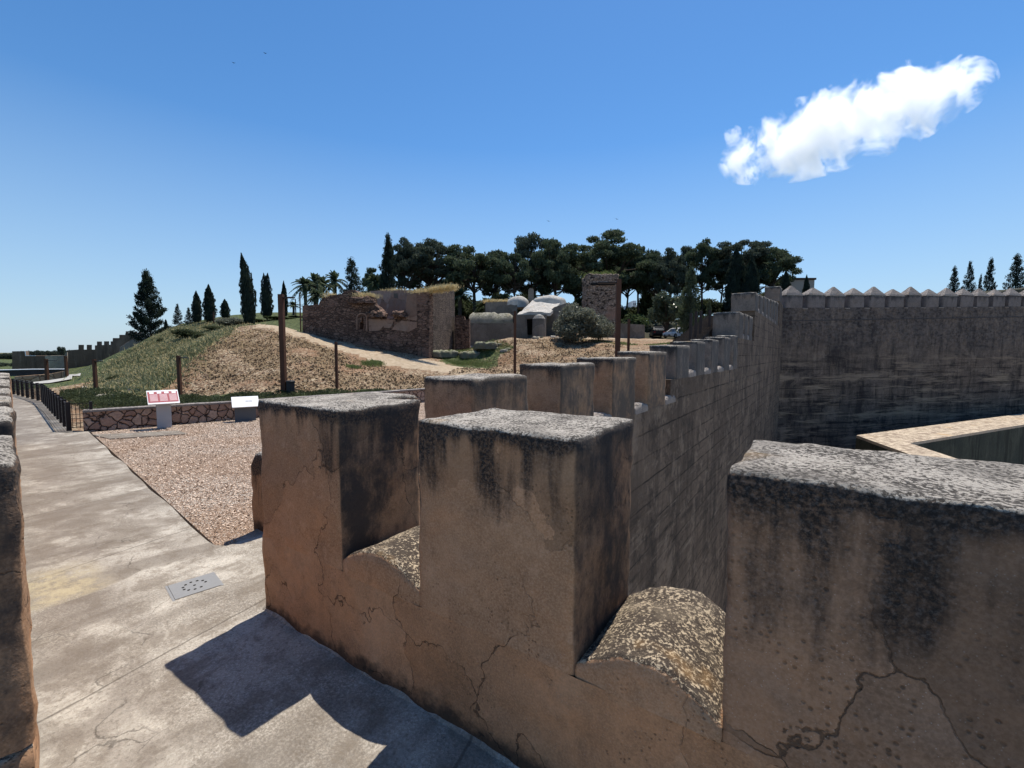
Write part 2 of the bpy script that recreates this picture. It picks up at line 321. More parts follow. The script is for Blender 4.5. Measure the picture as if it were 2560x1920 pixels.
def floor_mat(name,tint=1.,yellow=False):
    k=M(name); p=k.pos(); x,y,z=k.sep(p)
    a=k.mr(k.noise(k.scl(p,.55,1.3,1),.9,5,.62,.5),.36,.64)
    col=k.mix(a,tuple(v*tint for v in (.27,.24,.20)),tuple(v*tint for v in (.52,.475,.405)))
    b=k.mr(k.noise(p,.5,4,.65,1.),.5,.64); col=k.mix(k.math('MULTIPLY',b,.6),col,(.17,.145,.115))
    s=k.noise(p,60,6,.8); col=k.mix(k.mr(s,.42,.66,.0,.7),col,tuple(v*tint*1.25 for v in (.55,.5,.43)))
    g=k.noise(p,38,6,.75); col=k.mix(k.math('MULTIPLY',k.mr(g,.52,.64),.6),col,(.14,.12,.10)); q=k.mr(k.noise(p,.7,4,.6),.5,.7); col=k.mix(k.math('MULTIPLY',q,.4),col,(.5,.46,.39))
    col=k.mix(k.math('MULTIPLY',k.mr(k.vor(p,110),.22,.12),.5),col,(.7,.64,.54))
    bd=k.noise(k.scl(p,1.0,.28,1),1.1,6,.65,.3); col=k.mix(k.math('MULTIPLY',k.mr(bd,.48,.62),.6),col,(.15,.125,.10))
    md=k.noise(p,3.2,8,.75,.3); col=k.mix(k.math('MULTIPLY',k.mr(md,.47,.6),.6),col,(.17,.138,.105)); col=k.mix(k.math('MULTIPLY',k.mr(x,-5.3,-6.2),k.mr(k.noise(p,.9,6,.7,.5),.4,.58,0,.6)),col,(.15,.12,.092))
    sl_=k.mr(k.math('SUBTRACT',y,k.math('ADD',k.math('MULTIPLY',x,-.13),.35)),.55,.0); col=k.mix(k.math('MULTIPLY',k.math('MULTIPLY',sl_,k.mr(k.noise(p,2.5,6,.7),.3,.6)),.6),col,(.17,.14,.115))
    ju=k.math('ADD',x,k.math('MULTIPLY',y,.18)); jd=k.math('ABSOLUTE',k.math('SUBTRACT',k.math('FRACT',k.math('DIVIDE',k.math('ADD',ju,k.math('MULTIPLY',k.math('SUBTRACT',k.noise(p,2.5,5),.5),.06)),2.35)),.5))
    jl=k.math('MULTIPLY',k.mr(jd,.006,.0015),.65); col=k.mix(jl,col,(.09,.075,.06))
    wp=k.n('VectorMath',{0:p,1:k.n('VectorMath',{0:k.noisec(p,2.2,8),1:(.6,.6,.6)},operation='MULTIPLY').outputs[0]},operation='ADD').outputs[0]
    ce=k.vor(wp,.7,'DISTANCE_TO_EDGE'); col=k.mix(k.math('MULTIPLY',k.math('MULTIPLY',k.mr(ce,.006,.001),k.mr(k.noise(p,1.1,2),.5,.58)),.6),col,(.07,.06,.05))
    if yellow:
        ym=k.math('MULTIPLY',k.mr(k.math('ABSOLUTE',k.math('ADD',y,-.95)),.42,.1),k.math('MULTIPLY',k.mr(x,-5.2,-5.4),k.mr(x,-6.4,-5.9)))
        ym=k.math('MULTIPLY',ym,k.mr(k.noise(p,5,7,.8),.35,.6)); col=k.mix(k.math('MULTIPLY',ym,.6),col,(.56,.47,.29))
    bm=k.bump(k.noise(p,9,5,.7),.4,.02); bm=k.bump(g,.7,.012,bm); bm=k.bump(s,.6,.008,bm)
    return k.out(col,.9,bm)
m_floor=floor_mat('wall_walk_concrete'); m_path=floor_mat('path_concrete',.95,True)
m_path2=floor_mat('path_edge_concrete',.62)
k=M('gravel'); p=k.pos(); v=k.n('TexVoronoi',{'Vector':p,'Scale':58}); g=k.sep(v.outputs[1])
col=k.mix(g[0],(.32,.21,.145),(.68,.51,.385)); col=k.mix(k.mr(g[1],.6,.85),col,(.78,.71,.61))
col=k.mix(k.mr(k.noise(p,.35,4,.6,.6),.42,.6),col,k.mix(.5,col,(.48,.31,.20)))
col=k.mix(k.mr(v.outputs[0],.42,.7,0,.75),col,(.10,.065,.045))
col=k.mix(k.math('MULTIPLY',k.mr(k.noise(p,6,5,.75),.5,.68),.6),col,(.17,.10,.065))
m_gravel=k.out(col,.95,k.bump(v.outputs[0],1.,.03,k.bump(k.noise(p,12,4,.7),.6,.02)))
def rubble(name,c1,c2,mortar,scale,sq=1.,mw=.05,dist=.1):
    k=M(name); p=k.pos(); q=k.scl(p,1,1,sq)
    q=k.n('VectorMath',{0:q,1:k.n('VectorMath',{0:k.noisec(p,2.*scale,2),1:(dist,dist,dist)},operation='MULTIPLY').outputs[0]},operation='ADD').outputs[0]
    v=k.n('TexVoronoi',{'Vector':q,'Scale':scale}); e=k.vor(q,scale,'DISTANCE_TO_EDGE'); g=k.sep(v.outputs[1])
    col=k.mix(g[0],c1,c2); col=k.mix(k.math('MULTIPLY',k.mr(k.noise(p,scale*4,5,.7),.35,.7),.5),col,tuple(x*.55 for x in c1))
    mm=k.mr(e,mw,mw*.4); col=k.mix(mm,col,mortar)
    return k,p,col,k.bump(k.mr(e,0,mw*2),.9,.05,k.bump(k.noise(p,scale*5,4,.7),.5,.02))
k,p,col,b=rubble('low_wall_stone',(.33,.205,.15),(.52,.37,.28),(.05,.032,.025),4.4); m_lowwall=k.out(col,.9,b)
k,p,col,b=rubble('ruin_masonry',(.12,.072,.052),(.30,.19,.14),(.05,.033,.025),2.3,2.2,.08)
z=k.sep(p)[2]
pl=k.mr(k.noise(p,.33,6,.65,.6),.54,.58); col=k.mix(k.math('MULTIPLY',pl,.7),col,k.mix(k.noise(p,1.5,4),(.20,.12,.09),(.28,.18,.14)))
col=k.mix(k.math('MULTIPLY',k.mr(k.noise(p,1.1,6,.7),.52,.68),.75),col,(.028,.02,.018))
col=k.mix(k.math('MULTIPLY',k.mr(k.vor(p,1.3),.16,.1),.9),col,(.012,.01,.009))
m_ruin=k.out(k.mix(.22,col,(.05,.03,.025)),.95,b)
k,p,col,b=rubble('red_rubble',(.42,.25,.16),(.62,.42,.28),(.2,.11,.07),1.6); m_redwall=k.out(col,.95,b)
k,p,col,b=rubble('ruin_masonry_grey',(.10,.075,.06),(.22,.165,.13),(.05,.038,.03),3.,1.6,.08)
zz=k.sep(p)[2]; pl=k.mr(k.math('ADD',zz,k.math('MULTIPLY',k.noise(p,1,3),.5)),3.3,3.45)
col=k.mix(k.math('MULTIPLY',pl,.7),col,k.mix(k.mr(k.noise(p,1.5,7,.75),.35,.65),(.06,.045,.038),(.155,.115,.09))); col=k.mix(k.math('MULTIPLY',k.mr(k.noise(k.scl(p,.4,.4,2.5),1,5,.7),.52,.62),.7),col,(.035,.027,.023))
m_ruin_side=k.out(col,.95,b)
m_ruin_plaster=plaster('ruin_plaster',(.20,.12,.085),(.30,.19,.14),(.24,.19,.155),stain=0,pit=False,crack=True,sc_=.5)
m_ruin_back=plaster('ruin_back',(.25,.15,.11),(.33,.21,.16),(.3,.25,.22),stain=0,pit=False,crack=True,sc_=.45)
k,p,col,b=rubble('tower_masonry',(.23,.17,.13),(.42,.32,.25),(.08,.06,.045),2.6,1.7,.09)
col=k.mix(k.math('MULTIPLY',k.mr(k.sep(k.n('TexVoronoi',{'Vector':k.scl(p,1,1,1.6),'Scale':2.6}).outputs[1])[1],.8,.86),.85),col,(.02,.015,.012))
col=k.mix(k.math('MULTIPLY',k.mr(k.noise(p,.4,4,.5),.5,.55),k.mr(k.sep(p)[2],9,7)),col,(.30,.19,.14)); m_tower=k.out(col,.95,b)
m_bath=plaster('bath_render',(.125,.11,.092),(.23,.2,.165),(.17,.14,.11),stain=0,pit=False,crack=True,sc_=.5,top=(.46,.43,.38),topd=(.2,.185,.165),topscale=14)
m_bathroof=plaster('bath_roof',(.42,.39,.34),(.52,.48,.42),(.36,.33,.29),stain=0,pit=False,crack=True,sc_=.45,top=(.56,.52,.46),topd=(.30,.28,.25),topscale=10)
m_coping=plaster('coping_render',(.3,.25,.2),(.42,.35,.27),(.36,.27,.19),stain=0,pit=False,crack=False,sc_=.3,top=(.52,.43,.32),topd=(.26,.2,.15),topscale=6)
def leafmat(name,c1,c2,sc_=.5,gloss=.85):
    k=M(name); p=k.pos(); f=k.mr(k.noise(p,sc_,3,.6),.35,.65); col=k.mix(f,c1,c2)
    wv=k.n('TexWhiteNoise',{'Vector':k.scl(p,3,3,3)}).outputs[0]; col=k.mix(k.math('MULTIPLY',wv,.25),col,tuple(min(1,v*2) for v in c2))
    m_=k.out(col,gloss); tr=k.n('BsdfTranslucent'); k.set(tr.inputs[0],k.mix(.5,col,tuple(min(1,v*1.6) for v in c2))); mx=k.n('MixShader',{0:.3}); k.t.links.new(k.b.outputs[0],mx.inputs[1]); k.t.links.new(tr.outputs[0],mx.inputs[2])
    k.t.links.new(mx.outputs[0],[n_ for n_ in k.t.nodes if n_.type=='OUTPUT_MATERIAL'][0].inputs[0]); return m_
m_pine=leafmat('pine_needles',(.034,.045,.036),(.06,.075,.052),.35)
m_pine2=leafmat('pine_needles_green',(.038,.054,.034),(.07,.09,.05),.35)
m_cyp=leafmat('cypress_foliage',(.014,.022,.018),(.03,.042,.028),.9)
m_palm=leafmat('palm_frond',(.03,.045,.025),(.06,.08,.04),.6)
m_bush=leafmat('bush_leaves',(.035,.055,.022),(.075,.10,.04),.8)
m_grey=leafmat('silver_leaves',(.06,.066,.045),(.165,.17,.125),1.2,.45)
m_glossy=leafmat('glossy_leaves',(.03,.045,.025),(.09,.11,.07),1.,.3)
m_fortred=None
m_paving=flat('pale_paving',(.42,.40,.36),.9,0,.15,1)
m_grass=leafmat('grass',(.07,.10,.03),(.14,.17,.06),.7,.7)
m_dry=leafmat('dry_grass',(.35,.27,.13),(.55,.44,.24),1.5,.8)
m_greenslope=leafmat('slope_weeds',(.055,.075,.038),(.17,.18,.095),.5,.7)
m_hedge=leafmat('hedge_leaves',(.026,.037,.017),(.062,.075,.034),.8,.8)
m_bark=flat('bark',(.06,.045,.035),.9,var=.4,scale=3)
m_rust=flat('corten_post',(.085,.04,.024),.7,0,.35,3)
m_dkmetal=flat('dark_metal',(.03,.022,.02),.6,0,.3,5)
m_lamp=flat('lamp_metal',(.25,.25,.25),.4,.3,.1,5)
m_galv=flat('galvanised',(.27,.265,.255),.5,.2,.12,30)
m_hole=flat('hole_dark',(.012,.011,.01),.9)
m_white=flat('white_panel',(.78,.78,.78),.4,0,.03,8)
m_postgrey=flat('grey_stand',(.42,.42,.42),.6,0,.05,8)
m_postdark=flat('dark_stand',(.12,.125,.13),.6,0,.05,8)
m_maroon=flat('maroon_print',(.33,.075,.085),.5,0,.05,8)
m_pink=flat('pink_text',(.62,.42,.42),.5,0,.03,8)
m_bin=flat('bin_plastic',(.03,.032,.034),.5,0,.1,8)
m_car=flat('white_paint',(.8,.8,.8),.25,0,.02,3); m_carblk=flat('black_paint',(.015,.015,.018),.3,0,.05,3)
m_glass=flat('car_glass',(.03,.035,.04),.08,0,.05,3); m_tyre=flat('tyre',(.015,.015,.015),.8)
m_head=flat('headlight',(.6,.62,.65),.15,0,.02,5); m_red=flat('tail_light',(.35,.02,.02),.3)
m_bldg=flat('far_building',(.4,.32,.26),.9,0,.08,1); m_whitebldg=flat('white_building',(.75,.73,.7),.9,0,.05,1)
m_stone=plaster('loose_stone',(.22,.19,.15),(.33,.29,.23),(.27,.22,.17),stain=0,pit=False,crack=False,sc_=.6,top=(.38,.35,.29),topd=(.2,.18,.14),topscale=10)
# terrain: straw mulch, soil, green by attribute
k=M('hill_soil'); p=k.pos(); at=k.n('Attribute',attribute_name='g'); gv=k.sep(at.outputs['Color'])
v=k.n('TexVoronoi',{'Vector':k.scl(p,1,1,.4),'Scale':9}); c_=k.sep(v.outputs[1])[0]
col=k.mix(k.mr(k.noise(p,1.1,6,.7),.35,.65),(.17,.105,.062),(.33,.22,.135))
col=k.mix(k.math('MULTIPLY',k.mr(c_,.62,.8),.75),col,(.50,.41,.28)); col=k.mix(k.math('MULTIPLY',k.mr(c_,.22,.1),.7),col,(.05,.036,.024))
col=k.mix(k.math('MULTIPLY',k.mr(k.noise(p,.16,4,.6),.5,.62),.55),col,(.26,.14,.075))
gm=k.mr(k.math('ADD',gv[0],k.math('MULTIPLY',k.math('SUBTRACT',k.noise(p,1.2,5,.7),.5),.9)),.4,.6)
col=k.mix(gm,col,k.mix(k.mr(k.noise(p,3,5,.7),.4,.65),(.045,.06,.025),(.13,.15,.055)))
pm=k.mr(k.math('ADD',gv[1],k.math('MULTIPLY',k.math('SUBTRACT',k.noise(p,.9,5,.7),.5),.5)),.4,.62)
col=k.mix(pm,col,k.mix(k.mr(k.noise(p,3,5,.7),.35,.7),(.38,.29,.195),(.52,.42,.30)))
dm=k.mr(gv[2],.4,.6); col=k.mix(dm,col,k.mix(k.noise(p,2,5,.7),(.03,.028,.018),(.06,.055,.03)))
m_hill=k.out(col,.97,k.bump(k.noise(p,3,6,.75),1.,.15,k.bump(v.outputs[0],.9,.06)))
#BODY
# ================================================================= TERRAIN
ctl=[(1690,858,40),(1690,851,52),(1640,856,42),(1640,851,50),(1740,856,44),(1740,850,56),(220,1000,23),(450,995,24.4),(700,987,23),(850,985,24),(1000,975,26),(1165,925,32),(1060,895,38),(940,868,41),(850,848,43),(757,831,44),(700,816,43),
(640,812,40),(560,840,36),(500,880,32),(450,930,28),(420,985,25),(600,900,31),(700,900,31),(800,930,28),(640,950,26.5),(950,930,31),(620,806,55),(720,797,56),
(228,962,34),(270,909,42),(306,883,50),(361,853,58),(433,817,60),(520,803,60),(400,900,40),(350,930,34),(470,850,45),(300,960,32),(270,985,26),
(250,925,58),(300,905,70),(380,880,85),(240,935,45),(180,950,45),(100,960,40),(20,965,40),(230,932,70),(150,932,72),(60,932,75),(0,935,70),(150,920,105),(260,905,110),(60,915,110),
(0,905,180),(0,899,330),(1290,925,36),(1270,846,44),(1380,843,46),(1500,847,46),(1400,890,38),(1550,860,42),(1600,865,38),(1620,847,58),
(1700,847,66),(1500,846,60),(1130,878,45),(1230,880,45),(1200,900,40),(1300,838,54),(1200,812,60),(1000,802,72),(1400,815,75),(1600,822,80),(1800,800,80),(1950,770,85),
(850,795,68),(2200,770,100),(2500,770,110),(560,800,75),(300,905,150),(500,840,110),(620,815,90),(1300,815,100),(1300,860,200),(900,850,200),(1800,840,200),(500,880,220),(200,893,250),(620,838,37),(1230,850,42),(1340,868,42)]
cp=[tuple(P(*c)) for c in ctl]
cp+=[(-5,3,-.2),(-8,8,-.2),(-15,2,-.2),(-15,14,-.2),(-5,14,-.2),(-6,20,.9),(-5,28,2.6),(-9,22,.9),(-4,45,5.2),(-12,10,-.2),(-20,5,-.25),(-30,4,-.3),(-45,4,-.6),(-16.5,20,-.2),(-10,16,-.2),(-20,-5,-.3),(-60,-10,-.8),(-100,5,-1.5)]
cp=np.array(cp)
def tpsK(r2): return np.where(r2>0,r2*np.log(r2+1e-9)*.5,0)
_S=30.; X=cp[:,:2]/_S; n_=len(X)
Kx=tpsK(((X[:,None]-X[None])**2).sum(-1))+np.eye(n_)*.0008; Pm=np.c_[np.ones(n_),X]
A_=np.block([[Kx,Pm],[Pm.T,np.zeros((3,3))]]); cf=np.linalg.solve(A_,np.r_[cp[:,2],0,0,0])
def groundA(xy):
    xy=np.atleast_2d(xy)/_S; k_=tpsK(((xy[:,None]-X[None])**2).sum(-1)); z=k_@cf[:n_]+cf[n_]+xy@cf[n_+1:]
    rr=np.hypot(xy[:,0],xy[:,1])*_S; t=np.clip((rr-180)/150,0,1); return np.clip(z,-3,15)*(1-t)+(-3.)*t
def ground(x,y): return float(groundA([(x,y)])[0])
def hit(u,w_,d0=8.,d1=320.):
    r_=ray(u,w_); D=d0*1.008**np.arange(int(math.log(d1/d0)/math.log(1.008))); Q=CAM+D[:,None]*r_
    below=Q[:,2]<groundA(Q[:,:2]); i=int(np.argmax(below)) if below.any() else len(D)-1
    return Q[i]
NA,NR=300,230
az=np.radians(np.linspace(-100,34,NA)); rad=4.*(1.0212**np.arange(NR)); 
xy=np.stack([np.sin(az)[:,None]*rad[None],np.cos(az)[:,None]*rad[None]],-1).reshape(-1,2); zz=groundA(xy)
rr=np.hypot(*xy.T); 
nzv=np.array([noise.fractal(Vector((a*.45,b*.45,0)),1.,2.,5) for a,b in xy]); zz=zz+nzv*np.clip((rr-19)/6,0,1)*.11
def inpoly(xy,poly):
    poly=np.array(poly); ins=np.zeros(len(xy),bool); j=len(poly)-1
    for i in range(len(poly)):
        a,b=poly[i],poly[j]; c=((a[1]>xy[:,1])!=(b[1]>xy[:,1]))&(xy[:,0]<(b[0]-a[0])*(xy[:,1]-a[1])/(b[1]-a[1]+1e-12)+a[0]); ins^=c; j=i
    return ins
def wpoly(px): return [hit(*q)[:2] for q in px]
G_slope=wpoly([(222,985),(232,963),(272,913),(308,888),(363,858),(435,822),(520,808),(560,806),(610,805),(575,835),(520,868),(470,905),(430,960),(330,1000)])
G_back=wpoly([(600,803),(757,812),(757,790),(600,795)])
G_low=wpoly([(160,1000),(240,975),(330,1000),(450,990),(700,985),(1040,972),(1040,985),(700,1000),(400,1012),(250,1015)])
PATH=wpoly([(640,811),(757,831),(850,856),(940,880),(1020,897),(1090,905),(1210,925),(1180,948),(1060,925),(960,912),(860,880),(760,845),(690,826),(640,817)])
ROADP=wpoly([(1450,850),(1720,850),(1745,843),(1450,843)])
DIRT=wpoly([(1120,860),(1290,850),(1290,780),(1120,780)])
r_=hit(1500,800)
att=np.zeros((len(xy),4),np.float32); att[:,3]=1
for poly in (G_slope,G_back,G_low): att[inpoly(xy,poly),0]=1
gp=hit(930,915)[:2]; att[np.hypot(*(xy-hit(1175,912)[:2]).T)<2.6,0]=.7
att[inpoly(xy,wpoly([(1080,880),(1290,872),(1230,905),(1120,915)])),0]=.62
att[(rr>48)&(np.degrees(np.arctan2(xy[:,0],xy[:,1]))<-50),0]=.85
att[inpoly(xy,PATH),1]=1; att[inpoly(xy,ROADP),1]=1
azd=np.degrees(np.arctan2(xy[:,0],xy[:,1])); att[(rr>66)&(azd>-50),2]=1
faces=[];keep=np.ones(len(xy),bool)
inditch=(xy[:,0]>-3.4)&((xy[:,1]-48.3)*1.65-(xy[:,0]+3.04)*2.01<1.2); keep=~inditch
I=np.arange(NA*NR).reshape(NA,NR)
Fq=np.stack([I[:-1,:-1],I[:-1,1:],I[1:,1:],I[1:,:-1]],-1).reshape(-1,4); Fq=Fq[keep[Fq].all(1)]
me=bpy.data.meshes.new('hillside'); me.from_pydata(np.c_[xy,zz].tolist(),[],Fq.tolist()); me.update()
ca=me.color_attributes.new('g','FLOAT_COLOR','POINT'); ca.data.foreach_set('color',att.ravel())
me.polygons.foreach_set('use_smooth',[True]*len(me.polygons)); hill=link('hillside',me,m_hill); tag(hill,kind='structure')
bm=bmesh.new(); bm.from_mesh(me); bm.normal_update(); 
if sum(f.normal.z for f in bm.faces)<0: bmesh.ops.reverse_faces(bm,faces=bm.faces)
bm.to_mesh(me); bm.free()
# far plain to the horizon
k=M('plain'); p=k.pos(); m_plain=k.out(k.mix(k.mr(k.noise(p,.012,5,.6),.35,.65),(.09,.11,.05),(.22,.2,.12)),.95)
MB().add([(-3500,-900,-3.2),(600,-900,-3.2),(600,3500,-3.2),(-3500,3500,-3.2)],[(0,1,2,3)])
b=MB(); b.add([(-4000,-1500,-3.3),(-60,-1500,-3.3),(-60,4000,-3.3),(-4000,4000,-3.3)],[(0,1,2,3)]); tag(b.build('plain',m_plain),kind='structure')
# ditch floor outside the walls
k=M('ditch_earth'); p=k.pos(); m_ditch=k.out(k.mix(k.mr(k.noise(p,.5,6,.7),.35,.65),(.3,.25,.19),(.46,.4,.32)),.95,k.bump(k.noise(p,4,5,.7),.6,.05))
def zd(y): return -9.7+ (0 if y<18 else min(.9,(y-18)*.04))
vs=[];fs=[]; ys=[-5,2,10,18,24,30,36,42,50,60,80,110]; 
for y in ys: vs+=[(-3.6,y,zd(y)),(90,y,zd(y))]
fs=[(2*i,2*i+1,2*i+3,2*i+2) for i in range(len(ys)-1)]
b=MB().add(vs,fs); tag(b.build('ditch_floor',m_ditch),kind='structure')
# ================================================================= FLOORS
def sheet(name,pts,z,mat,thick=.06):
    b=MB(); n=len(pts); vs=[(x,y,z) for x,y in pts]+[(x,y,z-thick) for x,y in pts]
    tri=tessellate_polygon([[Vector((x,y,0)) for x,y in pts]])
    fs=[tuple(t) for t in tri]+[(i,(i+1)%n,(i+1)%n+n,i+n) for i in range(n)]
    b.add(vs,fs); o=b.build(name,mat)
    bm=bmesh.new();bm.from_mesh(o.data);bmesh.ops.recalc_face_normals(bm,faces=bm.faces);
    bm.to_mesh(o.data);bm.free(); return tag(o,kind='structure')
def wob(a,b,n,amp,seed=0):
    return [(a[0]+(b[0]-a[0])*t+noise.noise(Vector((t*9+seed,0,1)))*amp*(0<t<1),a[1]+(b[1]-a[1])*t+noise.noise(Vector((t*9+seed,5,1)))*amp*(0<t<1)) for t in [i/n for i in range(n)]]
m_joint=flat('joint_dirt',(.07,.055,.042),.95,0,.4,20)
step=[(-5.18,-3.0),(-5.16,.3),(-5.14,.66),(-5.20,.9),(-5.2,1.10),(-5.30,1.35),(-5.38,1.48),(-5.36,1.8),(-5.30,2.05),(-5.29,2.27),(-5.42,2.4)]
sheet('wall_walk',[(3,-3),(3,1.83),(-3.3,1.83),(-3.3,9),(-5.2,9),(-5.55,2.72)]+step[::-1],.032,m_floor,.1)
sheet('slab_joint',[(x_-.028-.012*math.sin(i_*2.1),y_) for i_,(x_,y_) in enumerate(step)]+[(x_+.004,y_) for x_,y_ in step[::-1]],.006,m_joint,.05)
pe=wob((-5.67,2.16),(-16.35,3.47),60,.035)
sheet('path',step[:-1]+[(-5.50,2.16)]+pe+[(-16.35,3.47),(-16.5,3.1),tuple(onZ(*VP(120,934))[:2]),tuple(onZ(*VP(103,905))[:2]),tuple(onZ(*VP(92,890))[:2]),(-25,3.89),(-28.1,4.11),(-34.5,4.41),(-45,4.45),(-45,-3)],0,m_path,.1)
sheet('path_edge',[(-16.3,3.52),(-16.95,3.26),(-27.5,4.5),(-28.6,4.54),(-36,4.55),(-45,4.55),(-45,4.47),(-34.5,4.43),(-28.1,4.14),(-25,3.93),tuple(onZ(*VP(92.5,889))[:2]),tuple(onZ(*VP(104,904))[:2]),tuple(onZ(*VP(121,933))[:2])],-.012,m_path2,.1)
sheet('gravel_court',[(-5.3,2.1)]+[(-5.65,2.2),(-16.3,3.52),(-16.3,3.6),(-15.3,7.6),(-14.2,14.6),(-13,19),(-3.5,19),(-3.5,2.6)],-.03,m_gravel,.1)
sheet('paved_strip',[tuple(onZ(*VP(*q))[:2]) for q in ((198,938),(238,947),(300,943),(405,936),(385,929),(300,934))],-.008,m_path2,.06)
# drain plate set in the walk
dq=[onZ(*VP(x,y)) for x,y in ((363,1275),(455,1247),(477,1268),(383,1305))]; dc=sum(dq)/4
dr=thing('drain_cover','grey metal drain plate pierced with a ring of holes in the concrete walk','drain cover',(dc[0],dc[1],.030),math.atan2(dq[1][1]-dq[0][1],dq[1][0]-dq[0][0]))
hw,hh=.17,.165
b=MB(); b.box((-hw,-hh,-.004),(hw,hh,.008)); b.build('plate',m_galv,dr)
b=MB()
for i in range(11):
    t=2*math.pi*i/11 if i<10 else 0; r0=.085 if i<10 else 0
    b=MB(); b.lathe([(0.0001,.0105),(.011,.0105),(.011,.008)],8,(r0*math.cos(t),r0*math.sin(t),0)); b.build('drain_hole',m_hole,dr)

for s_ in (-1,1): b=MB(); b.box((s_*(hw+.0105)-.0095,-hh-.012,-.004),(s_*(hw+.0105)+.0095,hh+.012,.004)); b.build('frame_strip',m_galv,dr)
# ================================================================= NEAR WALL (W0)
T1=1.77
W0=thing('battlement_wall','near battlemented wall of tan render beside the walk, big square merlons and rounded crenels','wall')
Y0,Y1=1.80,2.535
stone_box('wall_body',-3.69,.9,Y0,Y1,-.06,.66,m_body,W0,.03,.0,.009,cap=False)
b=MB(); b.box((-3.0,Y0+.03,-10.2),(3,Y1-.03,-.08)); b.build('wall_base',m_w1,W0)
def merl(x0,x1,y0,y1,z0,z1,mat,par,lab,res=.03,r=.022,amp=.009,**kw):
    o=stone_box('merlon',x0,x1,y0,y1,z0,z1,mat,par,res,r,amp,**kw)
    if lab: o['label']=lab
    return o
merl(-3.69,-2.63,Y0,Y1,.66,T1,m_near,W0,'corner merlon, furthest left of the near wall')
merl(-3.66,-3.04,Y1-.4,2.93,-.06,T1-.004,m_near,W0,None,.04)
merl(-1.89,-.88,Y0,Y1,.66,T1,m_near,W0,'square merlon standing between the two rounded crenels')
merl(-.263,.9,Y0,Y1,.66,1.725,m_near_dark,W0,'large merlon at the right of the near wall with peeling patches')
def arch(hw,rise,h):
    def wf(p):
        t=max(-1,min(1,p.x/hw)); f=max(0,min(1,1+p.z/h)); return Vector((p.x,p.y,p.z+rise*(1-t*t)*f))
    return wf
def sill(x0,x1,y0,y1,z0,z1,rise,mat,par,res=.025,axis='x',amp=.008,name='crenel_sill'):
    if axis=='x': return stone_box(name,x0,x1,y0,y1,z0,z1,mat,par,res,.02,amp,warp=arch((x1-x0)/2,rise,z1-z0),seed=1)
    def wf(p):
        t=max(-1,min(1,p.y/((y1-y0)/2))); f=max(0,min(1,1+p.z/(z1-z0))); return Vector((p.x,p.y,p.z+rise*(1-t*t)*f))
    return stone_box(name,x0,x1,y0,y1,z0,z1,mat,par,res,.02,amp,warp=wf,seed=1)
sill(-2.64,-1.88,Y0-.002,Y1,.655,.74,.14,m_sill,W0)
sill(-.89,-.255,Y0-.002,Y1,.655,.71,.155,m_sill,W0)
# mortar fillet along the foot
b=MB(); pts=[(x,Y0-.0+.0*x,0) for x in np.linspace(-3.72,.9,60)]
vs=[];fs=[]
for i,(x,y,z) in enumerate(pts):
    a=.045+.03*noise.noise(Vector((x*4,0,0))); c=.05+.03*noise.noise(Vector((x*4,3,0)))
    vs+=[(x,Y0+.01,c),(x,Y0-a*.5,c*.45),(x,Y0-a,.013)]
    if i: q=3*i; fs+=[(q-3,q-2,q+1,q),(q-2,q-1,q+2,q+1)]
b.add(vs,fs); b.build('mortar_fillet',m_floor,W0,True)
# ================================================================= W1
W1=thing('rampart_wall','long tall rampart running away to the far corner, stepped merlons rising along it','wall',(-3.4,25,0))
off=np.array([3.4,-25,0])
def par(o,pr): 
    o.parent=pr; o.location=Vector(o.location)-pr.location; return o
def inW1(o): return par(o,W1)
b=MB(); b.box((-3.77,2.56,-10.3),(-3.04,48.3,.93)); inW1(b.build('wall_body',m_w1))
b=MB(); b.box((-3.77,11.4,.932),(-3.043,48.3,1.5)); b.box((-3.9,22.2,1.502),(-3.046,48.3,2.85)); b.box((-4.0,27.9,2.852),(-3.048,48.3,4.5)); b.box((-4.0,44.5,4.502),(-3.05,48.3,6.6)); inW1(b.build('upper_wall',m_w1))
ms=[(3.69,4.82,1.88),(5.68,6.85,1.99),(7.63,8.85,2.07),(9.67,11.0,2.19),(11.92,13.26,2.37),(14.18,15.34,2.52),(16.37,17.59,2.64),(18.79,20.1,2.79),(21.0,22.15,2.93)]
for i,(a,c,t) in enumerate(ms):
    z0=.92 if a<11.5 else 1.49
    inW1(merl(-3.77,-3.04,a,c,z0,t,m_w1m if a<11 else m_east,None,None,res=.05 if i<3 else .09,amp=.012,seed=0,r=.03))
    e=ms[i+1][0] if i+1<len(ms) else 22.2
    if c<22: inW1(sill(-3.77,-3.035,c-.01,e+.01,z0-.01,z0+.10,.10,m_cap,None,res=.06,axis='y',amp=.004))
inW1(sill(-3.74,-3.05,2.9,3.71,.85,.98,.1,m_sill,None,res=.06,axis='y'))
for a,c,t,z0,xx in ((22.3,23.6,4.02,2.84,-4.15),(24.1,25.2,4.05,2.84,-3.9),(25.7,27.0,4.08,2.84,-3.9),
    (27.8,29.3,5.5,4.49,-4.25),(30.0,31.6,5.6,4.49,-4.),(32.3,33.9,5.75,4.49,-4.),(34.6,36.2,5.85,4.49,-4.),(36.9,38.5,6.0,4.49,-4.),(39.2,40.8,6.15,4.49,-4.),(41.5,43.3,6.3,4.49,-4.),(44.4,46.6,7.85,6.59,-4.2)):
    inW1(merl(xx,-3.04,a,c,z0,t,m_east,None,None,res=.14,amp=.015))
